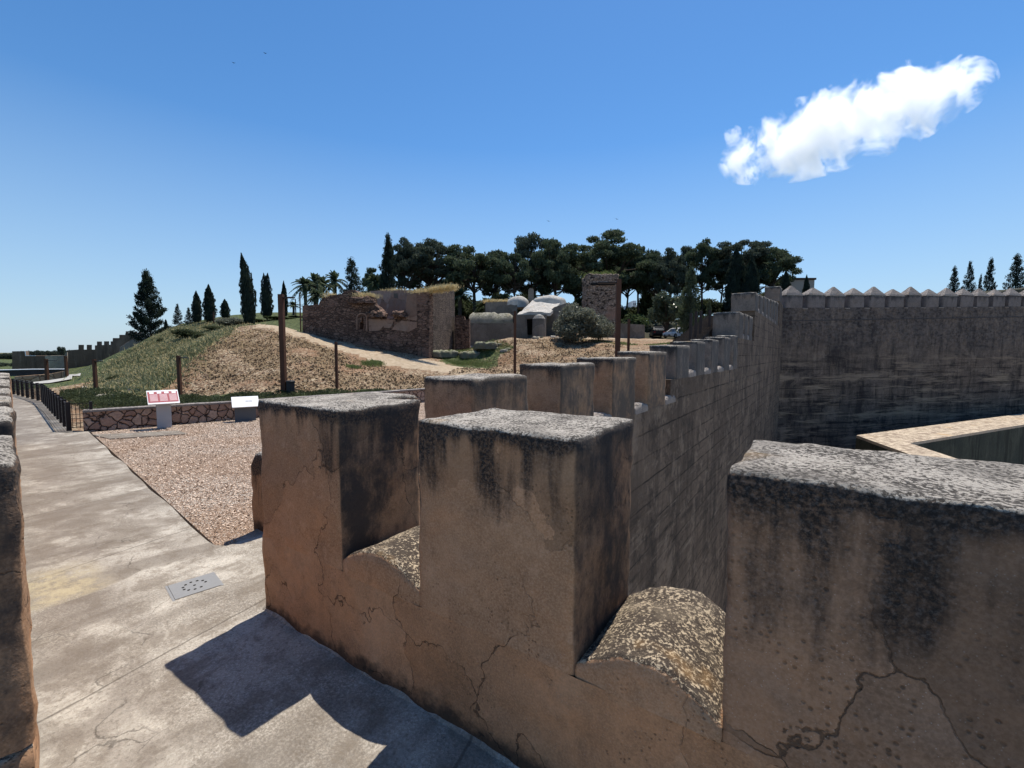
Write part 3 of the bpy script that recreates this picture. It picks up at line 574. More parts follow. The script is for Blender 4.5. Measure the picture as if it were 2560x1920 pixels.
for a,c,z0 in ((23.6,24.1,2.84),(25.2,25.7,2.84),(29.3,30,4.49),(31.6,32.3,4.49),(33.9,34.6,4.49),(36.2,36.9,4.49),(38.5,39.2,4.49),(40.8,41.5,4.49)):
    inW1(sill(-3.85,-3.04,a-.01,c+.01,z0,z0+.15,.1,m_cap,None,res=.1,axis='y'))
# low inner parapet of the W1 walk with a rounded end
ip=thing('low_parapet','low tan parapet with rounded top beginning behind the corner merlon','wall',(-5.45,5.5,0))
o=sill(-5.62,-5.24,2.62,9,-.05,.78,.2,m_near,None,res=.06); par(o,ip); o.name='parapet_body'
# ================================================================= W2 far wall
D2=Vector((1.65,2.01,0)); L2=D2.length; D2n=D2.normalized(); N2=Vector((D2n.y,-D2n.x,0)); ang2=math.atan2(D2n.y,D2n.x)
O2=Vector((-3.04,48.3,0))
W2=thing('battlement_wall','tall dark weathered wall across the right, its merlons topped with pyramid caps','wall',O2,ang2)
NM=21; rise=.093
b=MB(); L=NM*L2
b.add([(-1.5,0,-10.4),(L,0,-10.4),(L,1.6,-10.4),(-1.5,1.6,-10.4),(-1.5,0,6.3),(L,0,6.3+rise*NM),(L,1.6,6.3+rise*NM),(-1.5,1.6,6.3)],[(3,2,1,0),(4,5,6,7),(0,1,5,4),(1,2,6,5),(2,3,7,6),(3,0,4,7)])
b.build('wall_body',m_w2,W2)
b=MB()
for i in range(NM*4):
    s0=i*L2/4; s1=(i+1)*L2/4-.002; z=5.12+rise*(s0/L2)+.02*nz3((s0,0,0),3)
    b.box((s0,-.035-.01*(i%2),z),(s1,-.001,z+.09))
b.build('string_course',m_w2m,W2)
capm=None
for i in range(NM):
    s0=.35+i*L2; zb=6.3+rise*(i+.3); hgt=1.2+.05*math.sin(i*2.3); wd=1.98+.12*math.sin(i*1.7)
    if i<9:
        o=stone_box('merlon',-wd/2,wd/2,-.45,.45,-.1,hgt,m_w2m,W2,.2,.03,.02,at=(0,0,0),seed=i); o.location=(s0+wd/2,.47,zb+hgt)
    else:
        b=MB(); b.box((-wd/2,-.45,-.1-hgt),(wd/2,.45,0)); o=b.build('merlon',m_w2m,W2); o.location=(s0+wd/2,.47,zb+hgt)
    ch=.78+.12*math.sin(i*3.1+1); q=.06
    b=MB(); N_=6; vs=[];fs=[]
    for k_ in range(N_+1):
        t=k_/N_; ww=(wd/2+q)*(1-t)+.07*t; dd=(.45+q)*(1-t)+.06*t; z=ch*t+(.05 if k_ else 0)
        for a_,b_ in ((-1,-1),(0,-1),(1,-1),(1,0),(1,1),(0,1),(-1,1),(-1,0)):
            j=.03*noise.noise(Vector((a_*3+i,b_*3,t*7)))
            vs.append((a_*ww+j,b_*dd+j,z+j))
    fs=[(k_*8+m_,k_*8+(m_+1)%8,(k_+1)*8+(m_+1)%8,(k_+1)*8+m_) for k_ in range(N_) for m_ in range(8)]+[tuple(N_*8+m_ for m_ in range(8))]
    b.add(vs,fs); c=b.build('cap',m_cap,o); c.location=(0,0,.0)
    if i<14:
        sl_=MB(); sl_.box((s0+wd,-.03,zb-.02),(s0+L2,.9,zb+.05)); sl_.build('crenel_sill',m_cap,W2)
# outer angled wall in the ditch
OW=thing('outer_wall','low angled outer wall in the ditch with a pale sunlit coping','wall',(4,42,-4))
Zt=-4.
q=lambda x,y:np.array(onZ(*VP(x,y),Zt))
ap,far_o,ia,far_i,ni,no=q(1850,940),q(2212,893),q(1965,957),q(2212,917),q(2065,990),q(1985,985)
far_o=ap+(far_o-ap)*1.5; far_i=ia+(far_i-ia)*1.5; dn=(no-ap)*0+ (ni-ia); nn=ni+dn*2.2; no2=ap+(no-ap)*1.0+dn*3.2
def prism(pts,z0,z1,name,mat,parent):
    b=MB(); n=len(pts); vs=[(p[0],p[1],z1) for p in pts]+[(p[0],p[1],z0) for p in pts]
    tri=tessellate_polygon([[Vector((p[0],p[1],0)) for p in pts]]); fs=[tuple(t) for t in tri]+[(i,(i+1)%n,(i+1)%n+n,i+n) for i in range(n)]
    b.add(vs,fs); o=b.build(name,mat); bm=bmesh.new();bm.from_mesh(o.data);bmesh.ops.recalc_face_normals(bm,faces=bm.faces);bm.to_mesh(o.data);bm.free()
    return par(o,parent) if parent else o
poly=[ap,far_o,far_i,ia,nn,no2]
prism(poly,-11,Zt-.2,'wall_body',m_yard,OW)
cen=lambda pt,s:pt
prism([p_+np.array([0,0,0]) for p_ in poly],Zt-.198,Zt,'coping',m_coping,OW)
gy=q(2180,985)
# ================================================================= SOUTH PARAPET (left edge)
W3=thing('parapet_wall','rough near parapet at the left edge of the walk, seen end on','wall',(-2.41,.31,0),math.radians(180-7.4))
# local x runs west along the parapet face, +y local is south
for k_,(a,c,t) in enumerate(((0,.92,1.75),(1.62,2.5,1.74),(3.2,4.1,1.74),(4.8,5.7,1.73),(6.4,7.3,1.72),(8.0,8.9,1.7),(9.6,10.5,1.7),(11.2,12.1,1.7))):
    o=stone_box('merlon',a,c,.0,.7,.66,t,m_near,None,.035 if k_<2 else .09,.03,.015,seed=3+k_); o.parent=W3
    c2=c+.72; o=stone_box('crenel_sill',c,c2,.0,.7,.62,.85,m_sill,None,.05,.03,.012,warp=arch(.36,.15,.23),seed=2); o.parent=W3
o=stone_box('wall_body',0,13,.0,.7,-.05,.66,m_body,None,.08,.02,.01); o.parent=W3
# ================================================================= LOW STONE WALL + BOARDS
LWp=[(-16.50,3.42),(-15.42,7.54),(-14.40,14.6),(-13.6,18.5)]
def grit(name,mat,n,size,lab):
    pl_=np.array([(-5.75,2.25),(-16.2,3.55),(-15.3,7.5),(-14.4,13.5),(-5.8,13.5)]); lo,hi=pl_.min(0),pl_.max(0); q_=rng.uniform(lo,hi,(n*2,2)); q_=q_[inpoly(q_,pl_)]
    tag(quads_mesh(name,np.c_[q_,-.022+rng.random(len(q_))*.012],size,mat,None,.8,None,.35),lab,'gravel',kind='stuff')
m_grl=flat('gravel_light',(.64,.50,.39),.9,0,.3,3); m_grd=flat('gravel_dark',(.17,.115,.08),.9,0,.4,3)
grit('gravel_stones',m_grl,13000,.022,'pale loose gravel stones on the court'); grit('gravel_stones',m_grd,5000,.024,'dark loose gravel stones on the court')
LW=thing('stone_wall','low wall of irregular pinkish stones with pale coping edging the gravel court','wall',(-15.5,8,0))
def strip_wall(pts,wd,z0,z1,name,mat,parent,ov=0):
    b=MB()
    for (a,c) in zip(pts,pts[1:]):
        A=Vector((*a,0));Cc=Vector((*c,0)); d=(Cc-A).normalized(); n=Vector((-d.y,d.x,0))
        L_=(Cc-A).length; ns=max(1,int(L_/.35)); vs=[];fs=[]
        for i in range(ns+1):
            pt=A+d*(L_*i/ns); j=.012*noise.noise(pt*2)
            for s_,z in ((-ov,z0),(-ov,z1),(wd+ov,z1),(wd+ov,z0)): vs.append((pt.x+n.x*s_,pt.y+n.y*s_,z+(j if z==z1 else 0)))
            if i:
                q_=4*i
                for e in range(4): fs.append((q_-4+e,q_-4+(e+1)%4,q_+(e+1)%4,q_+e))
        fs+= [(0,1,2,3),(4*ns+3,4*ns+2,4*ns+1,4*ns)]
        b.add(vs,fs)
    o=b.build(name,mat); bm=bmesh.new();bm.from_mesh(o.data);bmesh.ops.recalc_face_normals(bm,faces=bm.faces);bm.to_mesh(o.data);bm.free()
    return par(o,parent)
strip_wall(LWp,.34,-.25,.50,'stone_face',m_lowwall,LW); strip_wall(LWp,.34,.502,.56,'coping',m_cap,LW,.03)
def yawto(x,y): return math.atan2(-y,-x)  # local +x looks back towards the walk
def board(x,y,name,lab,kind):
    rz=yawto(x,y-1.2); t=thing(name,lab,'info board',(x,y,0),rz)
    tilt=.62
    if kind==1:
        b=MB(); b.box((-.03,-.17,-.05),(.03,.17,.80)); b.build('post',m_postgrey,t)
        W_,H_=.36,.30; zc=.86
    else:
        b=MB(); b.box((-.05,-.30,-.05),(.04,.28,.50)); b.build('post',m_postdark,t)
        W_,H_=.37,.25; zc=.58
    mt=Matrix.Translation((0.0,0,zc))@Matrix.Rotation(tilt,4,'Y')
    def pbox(y0,y1,h0,h1,d0,d1,nm,mat,par_):
        b=MB(); b.box((-h1,y0,d0),(-h0,y1,d1)); b.v=[tuple(mt@Vector(v)) for v in b.v]; return b.build(nm,mat,par_)
    pn=pbox(-W_,W_,-H_,H_,-.012,.012,'panel',m_white,t)
    if kind==1:
        pbox(-W_+.015,W_-.02,-H_+.06,H_-.06,.012,.0145,'print_ground',m_maroon,pn)
        for c in range(3):
            y0=-W_+.06+c*.22; 
            b=MB()
            for r_ in range(6): b.box((-(.1-r_*.052)-.017,y0,.0145),(-(.1-r_*.052)+.017,y0+.175,.0165))
            b.v=[tuple(mt@Vector(v)) for v in b.v]; b.build('text_column',m_pink,pn)
        b=MB()
        for c in range(4): b.box((-H_+.07,-W_+.06+c*.17,.0145),(-H_+.15,-W_+.16+c*.17,.0165))
        b.v=[tuple(mt@Vector(v)) for v in b.v]; b.build('print_pictures',m_white,pn)
    else:
        b=MB()
        for r_ in range(4): b.box((-.05+.022*r_,.0,.012),(-.04+.022*r_,.19,.014))
        b.v=[tuple(mt@Vector(v)) for v in b.v]; b.build('print_lines',m_postgrey,pn)
    return t
board(-15.55,4.95,'info_board','maroon and white information lectern on a pale post before the low stone wall',1)
board(-15.05,6.95,'info_board','blank white tilted lectern panel on a wide dark stand before the stone wall',2)
# ================================================================= FENCE
fp=[(-16.95,3.22),(-27.5,4.47),(-28.6,4.50),(-37.,4.47)]
FE=thing('railing_fence','dark brown steel post and mesh fence curving beside the concrete path','fence',(-25,4,0))
seg=[Vector((*p_,0)) for p_ in fp]; tot=0; spots=[]
for a,c in zip(seg,seg[1:]):
    L_=(c-a).length; n_s=max(1,round(L_/1.06)); 
    for i in range(n_s): spots.append(a.lerp(c,i/n_s))
spots.append(seg[-1])
for s_ in spots:
    b=MB(); b.box((-.035,-.05,-.05),(.035,.05,.78)); o=b.build('post',m_dkmetal); o.location=s_; par(o,FE)
b=MB()
for a,c in zip(seg,seg[1:]):
    for z in (.06,.2,.34,.48,.62,.72): b.obox(a+Vector((0,0,z)),c+Vector((0,0,z)),.012 if z<.7 else .03,.012 if z<.7 else .03)
    L_=(c-a).length
    for i in range(int(L_/.14)): s_=a.lerp(c,i*.14/L_); b.box((s_.x-.006,s_.y-.006,.06),(s_.x+.006,s_.y+.006,.72))
par(b.build('mesh_panel',m_dkmetal),FE)
g0=Vector((-16.95,3.22,0)); g1=Vector((-16.62,3.62,0)); b=MB()
for z in (.08,.2,.32,.44,.74): b.obox(g0+Vector((0,0,z)),g1+Vector((0,0,z)),.012,.014)
for i in range(6): s_=g0.lerp(g1,i/6); b.box((s_.x-.006,s_.y-.006,.05),(s_.x+.006,s_.y+.006,.745))
par(b.build('end_panel',m_dkmetal),FE)
b=MB(); b.box((-.03,-.03,-.05),(.03,.03,.78)); o=b.build('post',m_dkmetal); o.location=g1; par(o,FE)
# ================================================================= LAMPS
def lamp(u0,v0,u1,v1,d,wid,lab,arm=(.5,0),grp='corten path lamps'):
    base=P(u1,v1,d); top=P(u0,v0,d); t=thing('street_lamp',lab,'lamp',base,-0,grp); gz=min(base[2],ground(base[0],base[1]))-.2-base[2]
    h=top[2]-base[2]
    b=MB(); b.box((-wid/2,-wid/2,gz),(wid/2,wid/2,h),YAW); b.build('pole',m_rust,t)
    ax=Vector((CR[0],CR[1],0)).normalized()*arm[0]
    b=MB(); s_=1 if arm[0]>0 else -1; q0=Vector((0,0,h-.12*wid/.2-.03))+ax*(wid*.5/abs(arm[0])); b.obox(q0,q0+ax,wid*.9,.05); b.build('lamp_head',m_dkmetal,t)
    b=MB(); b.obox(q0+ax*.45+Vector((0,0,.03)),q0+ax*.95+Vector((0,0,.03)),wid*.7,.02); b.build('solar_panel',m_lamp,t)
    return t
lamp(703,738,710.5,987,23,.23,'tall rusty square lamp post beside the litter bin below the mound',(.55,0))
lamp(841,855,843,990,25,.13,'short rusty lamp post in front of the ruined house',(.35,0))
lamp(443,889,451,997,24.4,.15,'rusty lamp post before the dry mound above the info boards',(.4,0))
lamp(234,898,241,992,27,.15,'rusty lamp post by the low rubble at the foot of the green slope',(.4,0))
lamp(161,889.5,168.6,963,41,.17,'leaning rusty lamp post beside the far white stairs',(.01,0))
lamp(115,897,120,972,41,.2,'rusty lamp post behind the fence left of the far stairs',(.8,0))
lamp(1285,779,1287,960,24,.14,'slim rusty lamp post in front of the domed bath house',(.01,0))
lamp(1543,701,1543,915,22,.215,'tall thick rusty lamp post rising behind the merlons near the tower ruin',(-.9,0))
lamp(1570.6,798,1570.6,885,27,.13,'short rusty lamp post at the grass edge left of the white car',(.01,0))
lamp(752,734,752,828,44,.09,'thin dark pole at the left end of the ruined house',(.01,0),None)
lamp(535,780,535,812,55,.1,'tiny lamp post on the skyline between the cypresses',(.5,0),None)
lamp(549,797,549,815,52,.1,'smallest lamp post on the skyline left of the grey bush',(.4,0),None)
lamp(740,748,740,800,60,.1,'distant lamp post beside the palms',(-.4,0),None)
bp=P(727,987,23); bt=thing('litter_bin','black slatted litter bin beside the tall rusty lamp post','bin',bp)
b=MB(); b.lathe([(.17,-.1),(.19,.0),(.2,.62),(.2,.62),(.18,.62),(.17,.3)],14); 
b.build('body',m_bin,bt); b=MB(); b.lathe([(.21,.63),(.22,.70),(.19,.73),(.1,.70),(.05,.66)],14); b.build('rim',m_bin,bt)
# ================================================================= RUINED HOUSE
z2=lambda x,y:(740+.1899*x,680+.1899*y)
A=hit(757,831); B_=hit(1072,896)
RH=thing('ruined_house','roofless ruined brick and stone house with a broken front wall','ruin')
outl=[(85,860),(85,445),(190,436),(300,428),(312,395),(360,335),(480,303),(600,292),(645,250),(720,232),(775,245),(800,262),(815,300),(900,318),(1000,325),(1012,420),(1080,470),(1150,545),(1130,608),(1200,618),(1275,615),(1330,532),(1440,487),(1470,420),(1482,300),(1560,277),(1690,265),(1752,268),(1752,1230),(1300,1150),(800,1040)]
def jag(pts,amp=6,n=3,skip=3):
    out=[]
    for i,(a,c) in enumerate(zip(pts,pts[1:]+pts[:1])):
        out.append(a); L_=math.dist(a,c)
        if i>=1 and i<len(pts)-4 and L_>25:
            for k_ in range(1,int(L_/22)): t=k_/int(L_/22); out.append((a[0]+(c[0]-a[0])*t+random.uniform(-amp,amp)*.4,a[1]+(c[1]-a[1])*t+random.uniform(-amp,amp)))
    return out
slit=[(838,755),(838,670),(862,648),(868,610),(880,575),(887,640),(890,755)]
prism_wall([z2(*q_) for q_ in jag(outl)],A,B_,.75,'front_wall',m_ruin,RH,holes=[[z2(*q_) for q_ in slit]])
# niche: arched recess trim standing 8 cm proud
dF=(B_-A)*np.array([1,1,0]); dF/=np.linalg.norm(dF); nF=np.array([dF[1],-dF[0],0]); nF=nF if np.dot(nF,CAM-A)>0 else -nF
na=[]; 
for t in np.linspace(0,math.pi,11): na.append((865-72*math.cos(t),600-62*math.sin(t)))
inn=[]
for t in np.linspace(0,math.pi,11): inn.append((865-56*math.cos(t),604-48*math.sin(t)))
trim=[(793,760)]+na+[(937,760),(921,760)]+inn[::-1]+[(809,760)]
prism_wall([z2(*q_) for q_ in trim],A+nF*.07,B_+nF*.07,.068,'window_arch',m_ruin_plaster,RH)
for px_,mt_,nm,th in (([(960,622),(1110,615),(1130,640),(1160,700),(1100,770),(960,780)],m_ruin_plaster,'plaster_patch',.028),
     ([(1130,622),(1280,630),(1270,690),(1230,740),(1160,735)],m_ruin_plaster,'plaster_patch',.032),
     ([(1300,700),(1390,640),(1590,660),(1590,730),(1480,790),(1360,770),(1260,760)],m_ruin_plaster,'plaster_patch',.03),
     ([(1460,300),(1590,290),(1590,640),(1450,620),(1440,500)],m_ruin_plaster,'plaster_patch',.026)):
    prism_wall([z2(*q_) for q_ in px_],A+nF*th,B_+nF*th,th-.001,nm,mt_,RH)
# overhanging broken lumps
for (u,v,wd) in ((1080,525,1.6),(1390,520,1.3),(870,345,2.4)):
    c=prismc=None; r_=ray(*z2(u,v)); t=np.dot(A-CAM,nF)/np.dot(r_,nF); c=CAM+r_*t+nF*.2
    o=stone_box('broken_masonry',-wd/2,wd/2,-.45,.45,-.5,0,m_ruin,RH,.15,.2,.16,at=tuple(c),seed=u); o.rotation_euler=(0,0,math.atan2(dF[1],dF[0]))
Bs=hit(1137,874)
side=[(1753,268),(1800,250),(1900,228),(2050,203),(2085,214),(2092,600),(2095,1080),(1900,1110),(1753,1230)]
prism_wall([z2(*q_) for q_ in jag(side,5)],B_,Bs,.75,'side_wall',m_ruin_side,RH)
prism_wall([z2(*q_) for q_ in ((1862,560),(1918,570),(1924,650),(1874,645))],B_+np.array([0,-.03,0]),Bs+np.array([0,-.03,0]),.025,'blocked_window',m_bath,RH)
back=[(960,252),(1060,246),(1200,240),(1400,238),(1500,236),(1640,252),(1640,760),(960,760)]
o=prism_wall([z2(*q_) for q_ in jag(back,3)],A-nF*5,B_-nF*5,.7,'back_wall',m_ruin_back,RH)
prism_wall([z2(*q_) for q_ in ((1285,280),(1335,282),(1340,345),(1290,340))],A-nF*4.96,B_-nF*4.96,.03,'wall_niche',m_bath,RH)
# far end + inner cross walls so the house has depth
for e,(pp) in enumerate((A,)):
    b=MB(); q1=pp-nF*.8; q2=pp-nF*7; zt=ground(pp[0],pp[1])+2.6; b.obox((q1[0],q1[1],zt-2.5),(q2[0],q2[1],zt-2.5),.7,5); b.build('end_wall',m_ruin,RH)
def tuft(name,pxs,A_,n,size,mat,lab,cat='grass',hgt=.5,off_=.35):
    Cs=[]
    for (u,v) in pxs:
        r_=ray(u,v); t=np.dot(A_-CAM,nF)/np.dot(r_,nF); c=CAM+r_*t-nF*off_
        m_=n; Cs.append(c+rng.normal(size=(m_,3))*np.array([.3,.3,.10])+np.array([0,0,.08]))
    o=quads_mesh(name,np.concatenate(Cs),size,mat,None,asp=.12,up=(.45,(0,0,1.)))
    return tag(o,lab,cat,kind='stuff')
tp=[z2(x,318) for x in range(770,990,12)]+[z2(x,270-(x-1500)*.10) for x in range(1540,1750,26)]+[z2(x,246-(x-1750)*.16) for x in range(1750,2050,9)]+[z2(x,325-(x-370)*.2) for x in range(390,470,16)]
tuft('dry_grass',tp,A,70,.26,m_dry,'straw coloured dry grass growing along the top of the ruined house')
# ================================================================= BATH HOUSE
z3=lambda x,y:(1120+.1989*x,660+.1989*y)
tq=[z2(x,250) for x in range(1120,1480,30)]+[z2(x,248) for x in range(1230,1300,9)]
tuft('dry_grass',tq,A-nF*5,30,.2,m_dry,'thin dry grass along the rear wall top of the ruined house')
m_vault=plaster('mossy_vault',(.15,.13,.10),(.24,.21,.165),(.16,.15,.09),stain=0,pit=False,crack=True,sc_=.5,top=(.34,.31,.25),topd=(.13,.125,.08),topscale=12)
BH=thing('bath_house','low ruined bath house with two pale plaster domes and a sunlit sloping roof','building')
def facing(px,d,thick,nm,mt,par_,skew=0.,jg=0):
    u=sum(q_[0] for q_ in px)/len(px); c=P(u,850,d); dr=np.array([CR[0],CR[1],0]); dr/=np.linalg.norm(dr)
    if skew: dr=np.array([dr[0]*math.cos(skew)-dr[1]*math.sin(skew),dr[0]*math.sin(skew)+dr[1]*math.cos(skew),0])
    return prism_wall([z3(*q_) for q_ in px] if px[0][0]<2300 and not jg else px,c,c+dr,thick,nm,mt,par_)
facing([(160,742),(400,738),(820,740),(820,1100),(420,1110),(160,1110)],48,6,'side_building_wall',m_bath,BH,.12) if 0 else None
def fz(px,d,thick,nm,mt,par_,skew=0.):
    q_=[z3(*a) for a in px]; u=sum(a[0] for a in q_)/len(q_); c=P(u,850,d); dr=np.array([CR[0],CR[1],0]); dr/=np.linalg.norm(dr)
    dr=np.array([dr[0]*math.cos(skew)-dr[1]*math.sin(skew),dr[0]*math.sin(skew)+dr[1]*math.cos(skew),0])
    return prism_wall(q_,c,c+dr,thick,nm,mt,par_)
lw_=[(155+i*22.5,742+7*noise.noise(Vector((i*.9,1,0)))+3*noise.noise(Vector((i*3.1,1,0)))) for i in range(31)]
fz(lw_+[(830,1120),(155,1120)],50,4.5,'long_wall',m_bath,BH)
# barrel vault behind the long wall
c0=P(*z3(275,690),53.5); c1=P(*z3(815,690),53.5)
b=MB(); n_s=14; vs=[];fs=[]
for i in range(n_s+1):
    p_=c0+(c1-c0)*i/n_s
    for k_ in range(9):
        t=math.pi*k_/8; j=1+.22*noise.noise(Vector((i*.6,k_*.7,0))); e=.82 if i in(0,n_s) else 1
        vs.append((p_[0]-CF[0]*1.3*math.cos(t)*j,p_[1]-CF[1]*1.3*math.cos(t)*j,c0[2]-.9+1.6*math.sin(t)*j*e+.0))
for i in range(n_s):
    for k_ in range(8): fs.append((i*9+k_,i*9+k_+1,(i+1)*9+k_+1,(i+1)*9+k_))
fs+=[tuple(range(9)),tuple(n_s*9+k_ for k_ in range(9))[::-1]]
b.add(vs,fs); b.build('barrel_vault',m_vault,BH,True)
fz([(470,482),(740,470),(745,640),(470,640)],60,3,'rear_wall',m_bath,BH)
fz([(545,575),(575,558),(600,548),(640,522),(665,528),(700,508),(740,518),(790,507),(835,520),(870,512),(870,655),(545,655)],57,4,'dome_base',m_bath,BH)
def dome(u,v,ub,rad,d,hfac,nm):
    c=P(*z3(u,ub),d); top=P(*z3(u,v),d); h=top[2]-c[2]; b=MB(); prof=[(rad*math.cos(t),h*math.sin(t)) for t in np.linspace(0,math.pi/2-.02,10)]
    prof=[(rad*1.04,-.6)]+prof; b.lathe(prof,28,(0,0,0)); b.v=[(x*(1+.07*noise.noise(Vector((x,y,z)))),y*(1+.12*noise.noise(Vector((x,y,z+4)))),z*(1+.07*noise.noise(Vector((x*.8,y*.8,3))))) for x,y,z in b.v]
    o=b.build(nm,m_bathroof,BH,True); o.location=c; return o
dome(880,404,500,1.5,60,1,'dome'); dome(1272,396,480,2.15,58,1,'dome')
fz([(1013,320),(1030,300),(1070,310),(1080,340),(1078,470),(1010,470)],61,1.2,'chimney_stub',m_bath,BH)
# hut front with doorway
hole=[z3(*a) for a in ((990,690),(1062,690),(1062,925),(1000,925))]
q_=[z3(*a) for a in ((855,640),(1240,635),(1240,960),(855,960))]; cc=P(1330,850,51); dr_=np.array([CR[0],CR[1],0])/np.linalg.norm(CR[:2])
prism_wall(q_,cc,cc+np.append(dr_[:2],0),.6,'front_wall',m_bath,BH,holes=[hole])
b=MB(); 
for s_ in (0,): pass
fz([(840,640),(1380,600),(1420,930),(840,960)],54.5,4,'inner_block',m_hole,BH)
fz([(1222,650),(1330,545),(1520,480),(1520,960),(1222,960)],52.6,5,'side_wall',m_bath,BH,-.25)
cpos=P(*z3(1143,930),50.2); b=MB(); hcol=(P(*z3(1143,690),50.2)-cpos)[2]; b.lathe([(.78,-.5),(.76,hcol*.6),(.70,hcol),(.45,hcol+.35),(.1,hcol+.5)],12); o=b.build('round_buttress',m_bath,BH); o.location=cpos
# roof slab: warped sheet from front eave up to the dome
b=MB(); nu,nv=18,12; vs=[];fs=[]
for j in range(nv+1):
    for i in range(nu+1):
        s_=i/nu;t=j/nv
        ux=(870*(1-t)+1075*t)*(1-s_)+(1290*(1-t)+1450*t)*s_; uy=(632*(1-t)+452*t)+18*noise.noise(Vector((s_*4,t*5,0)))*(1 if 0<t<1 else .8)-22*math.sin(math.pi*s_)*(1-t*.3)-30*s_*(1-t)*.6
        d=51+7*t; vs.append(tuple(P(*z3(ux,uy),d)))
n0=len(vs); vs+=[(x,y,z-.35) for x,y,z in vs]
for j in range(nv):
    for i in range(nu):
        a=j*(nu+1)+i; fs.append((a,a+1,a+nu+2,a+nu+1)); fs.append((a+n0,a+nu+1+n0,a+nu+2+n0,a+1+n0))
for i in range(nu): fs.append((i,i+n0,i+1+n0,i+1))
for j in range(nv): a=j*(nu+1); fs.append((a,a+nu+1,a+nu+1+n0,a+n0)); a+=nu; fs.append((a,a+n0,a+nu+1+n0,a+nu+1))
b.add(vs,fs); b.build('sloping_roof',m_bathroof,BH)
# left side wall stub beside ruin
LS=thing('rubble_wall','rough rubble wall stub joining the ruined house and the bath house','wall')
fz([(80,760),(90,650),(150,640),(200,655),(215,700),(270,690),(270,1100),(80,1100)],46.5,1.0,'masonry',m_ruin,LS)
# tower ruin
c=P(*z3(1900,880),62); tz=P(*z3(1900,160),62)[2]
TW=thing('ruined_tower','square ruined brick tower with grass on its broken top behind the silvery bush','tower',(c[0],c[1],ground(c[0],c[1])-.5))
h_=tz-TW.location.z
o=stone_box('tower_body',-2.15,2.15,-2,2,0,h_,m_tower,TW,.22,.25,.10,at=(0,0,h_)); o.rotation_euler=(0,0,YAW)
o=stone_box('window_beam',-1.3,1.9,-.1,.1,-.3,0,m_hole,TW,.2,.02,.0,at=(CF[0]*-2.05,CF[1]*-2.05,h_-1.25)); o.rotation_euler=(0,0,YAW)
Cs=np.array([c[0],c[1],tz])+rng.normal(size=(900,3))*np.array([1.1,1.1,.14])+np.array([0,0,.12])
tag(quads_mesh('grass',Cs,.35,m_grass,None,.18,(.6,(0,0,1))),'green grass growing on top of the ruined tower','grass',kind='stuff')
Cs=np.concatenate([P(*z3(x,468),60.5)+rng.normal(size=(60,3))*np.array([.35,.35,.09]) for x in range(480,750,18)])
tag(quads_mesh('grass',Cs,.35,m_dry,None,.18,(.6,(0,0,1))),'dry grass on the rear wall of the bath house','grass',kind='stuff')
# rocks & low ruins in front
def rocks(name,pxs,lab,size,mat=m_stone,grp=None):
    for i,(u,v,s_) in enumerate(pxs):
        p_=hit(u,v); o=stone_box(name,-s_,s_,-s_*.6,s_*.6,0,s_*.7,mat,None,s_/5,s_*.3,s_*.18,at=(p_[0],p_[1],p_[2]+s_*.45),seed=u,rot=random.uniform(0,3)); tag(o,lab[i] if isinstance(lab,list) else lab,'rock',grp)
m_foot=plaster('mossy_stone',(.10,.09,.065),(.17,.15,.11),(.12,.13,.07),stain=0,pit=False,crack=False,sc_=.6,top=(.27,.25,.19),topd=(.11,.13,.06),topscale=10)
for (u0_,v0_,u1_,v1_,hh_,lab_) in ((1075,893,1140,891,.55,'mossy low footing wall right of the ruined house corner'),(1150,897,1200,884,.4,'low mossy footing running back towards the long bath house wall'),(1188,880,1240,876,.8,'dark hollow masonry footing at the foot of the long wall')):
    a_=hit(u0_,v0_);c_=hit(u1_,v1_); L_=math.hypot(*(c_-a_)[:2]); m__=(a_+c_)/2
    o=stone_box('footing_wall',-L_/2,L_/2,-.5,.5,-.6,0,m_foot,None,.18,.2,.14,at=(m__[0],m__[1],m__[2]+hh_),seed=u0_,rot=math.atan2((c_-a_)[1],(c_-a_)[0])); tag(o,lab_,'wall')
for i in range(26):
    u_=random.uniform(1152,1420); v_=random.uniform(846,880) if u_<1270 else random.uniform(842,847); p_=hit(u_,v_); s_=random.uniform(.14,.38)
    o=stone_box('rubble_block',-s_,s_,-s_*.7,s_*.7,0,s_*.8,m_foot if i%3 else m_stone,None,s_/3,s_*.3,s_*.2,at=(p_[0],p_[1],p_[2]+s_*.5),seed=i,rot=random.uniform(0,3)); tag(o,'small broken masonry block scattered at the foot of the bath house','stone','rubble blocks by the bath house')
rocks('fallen_stone',[(1384,843,.3),(1396,844,.22)],['larger white fallen stone at the bath house corner','smaller white fallen stone at the bath house corner'],1,m_bathroof)
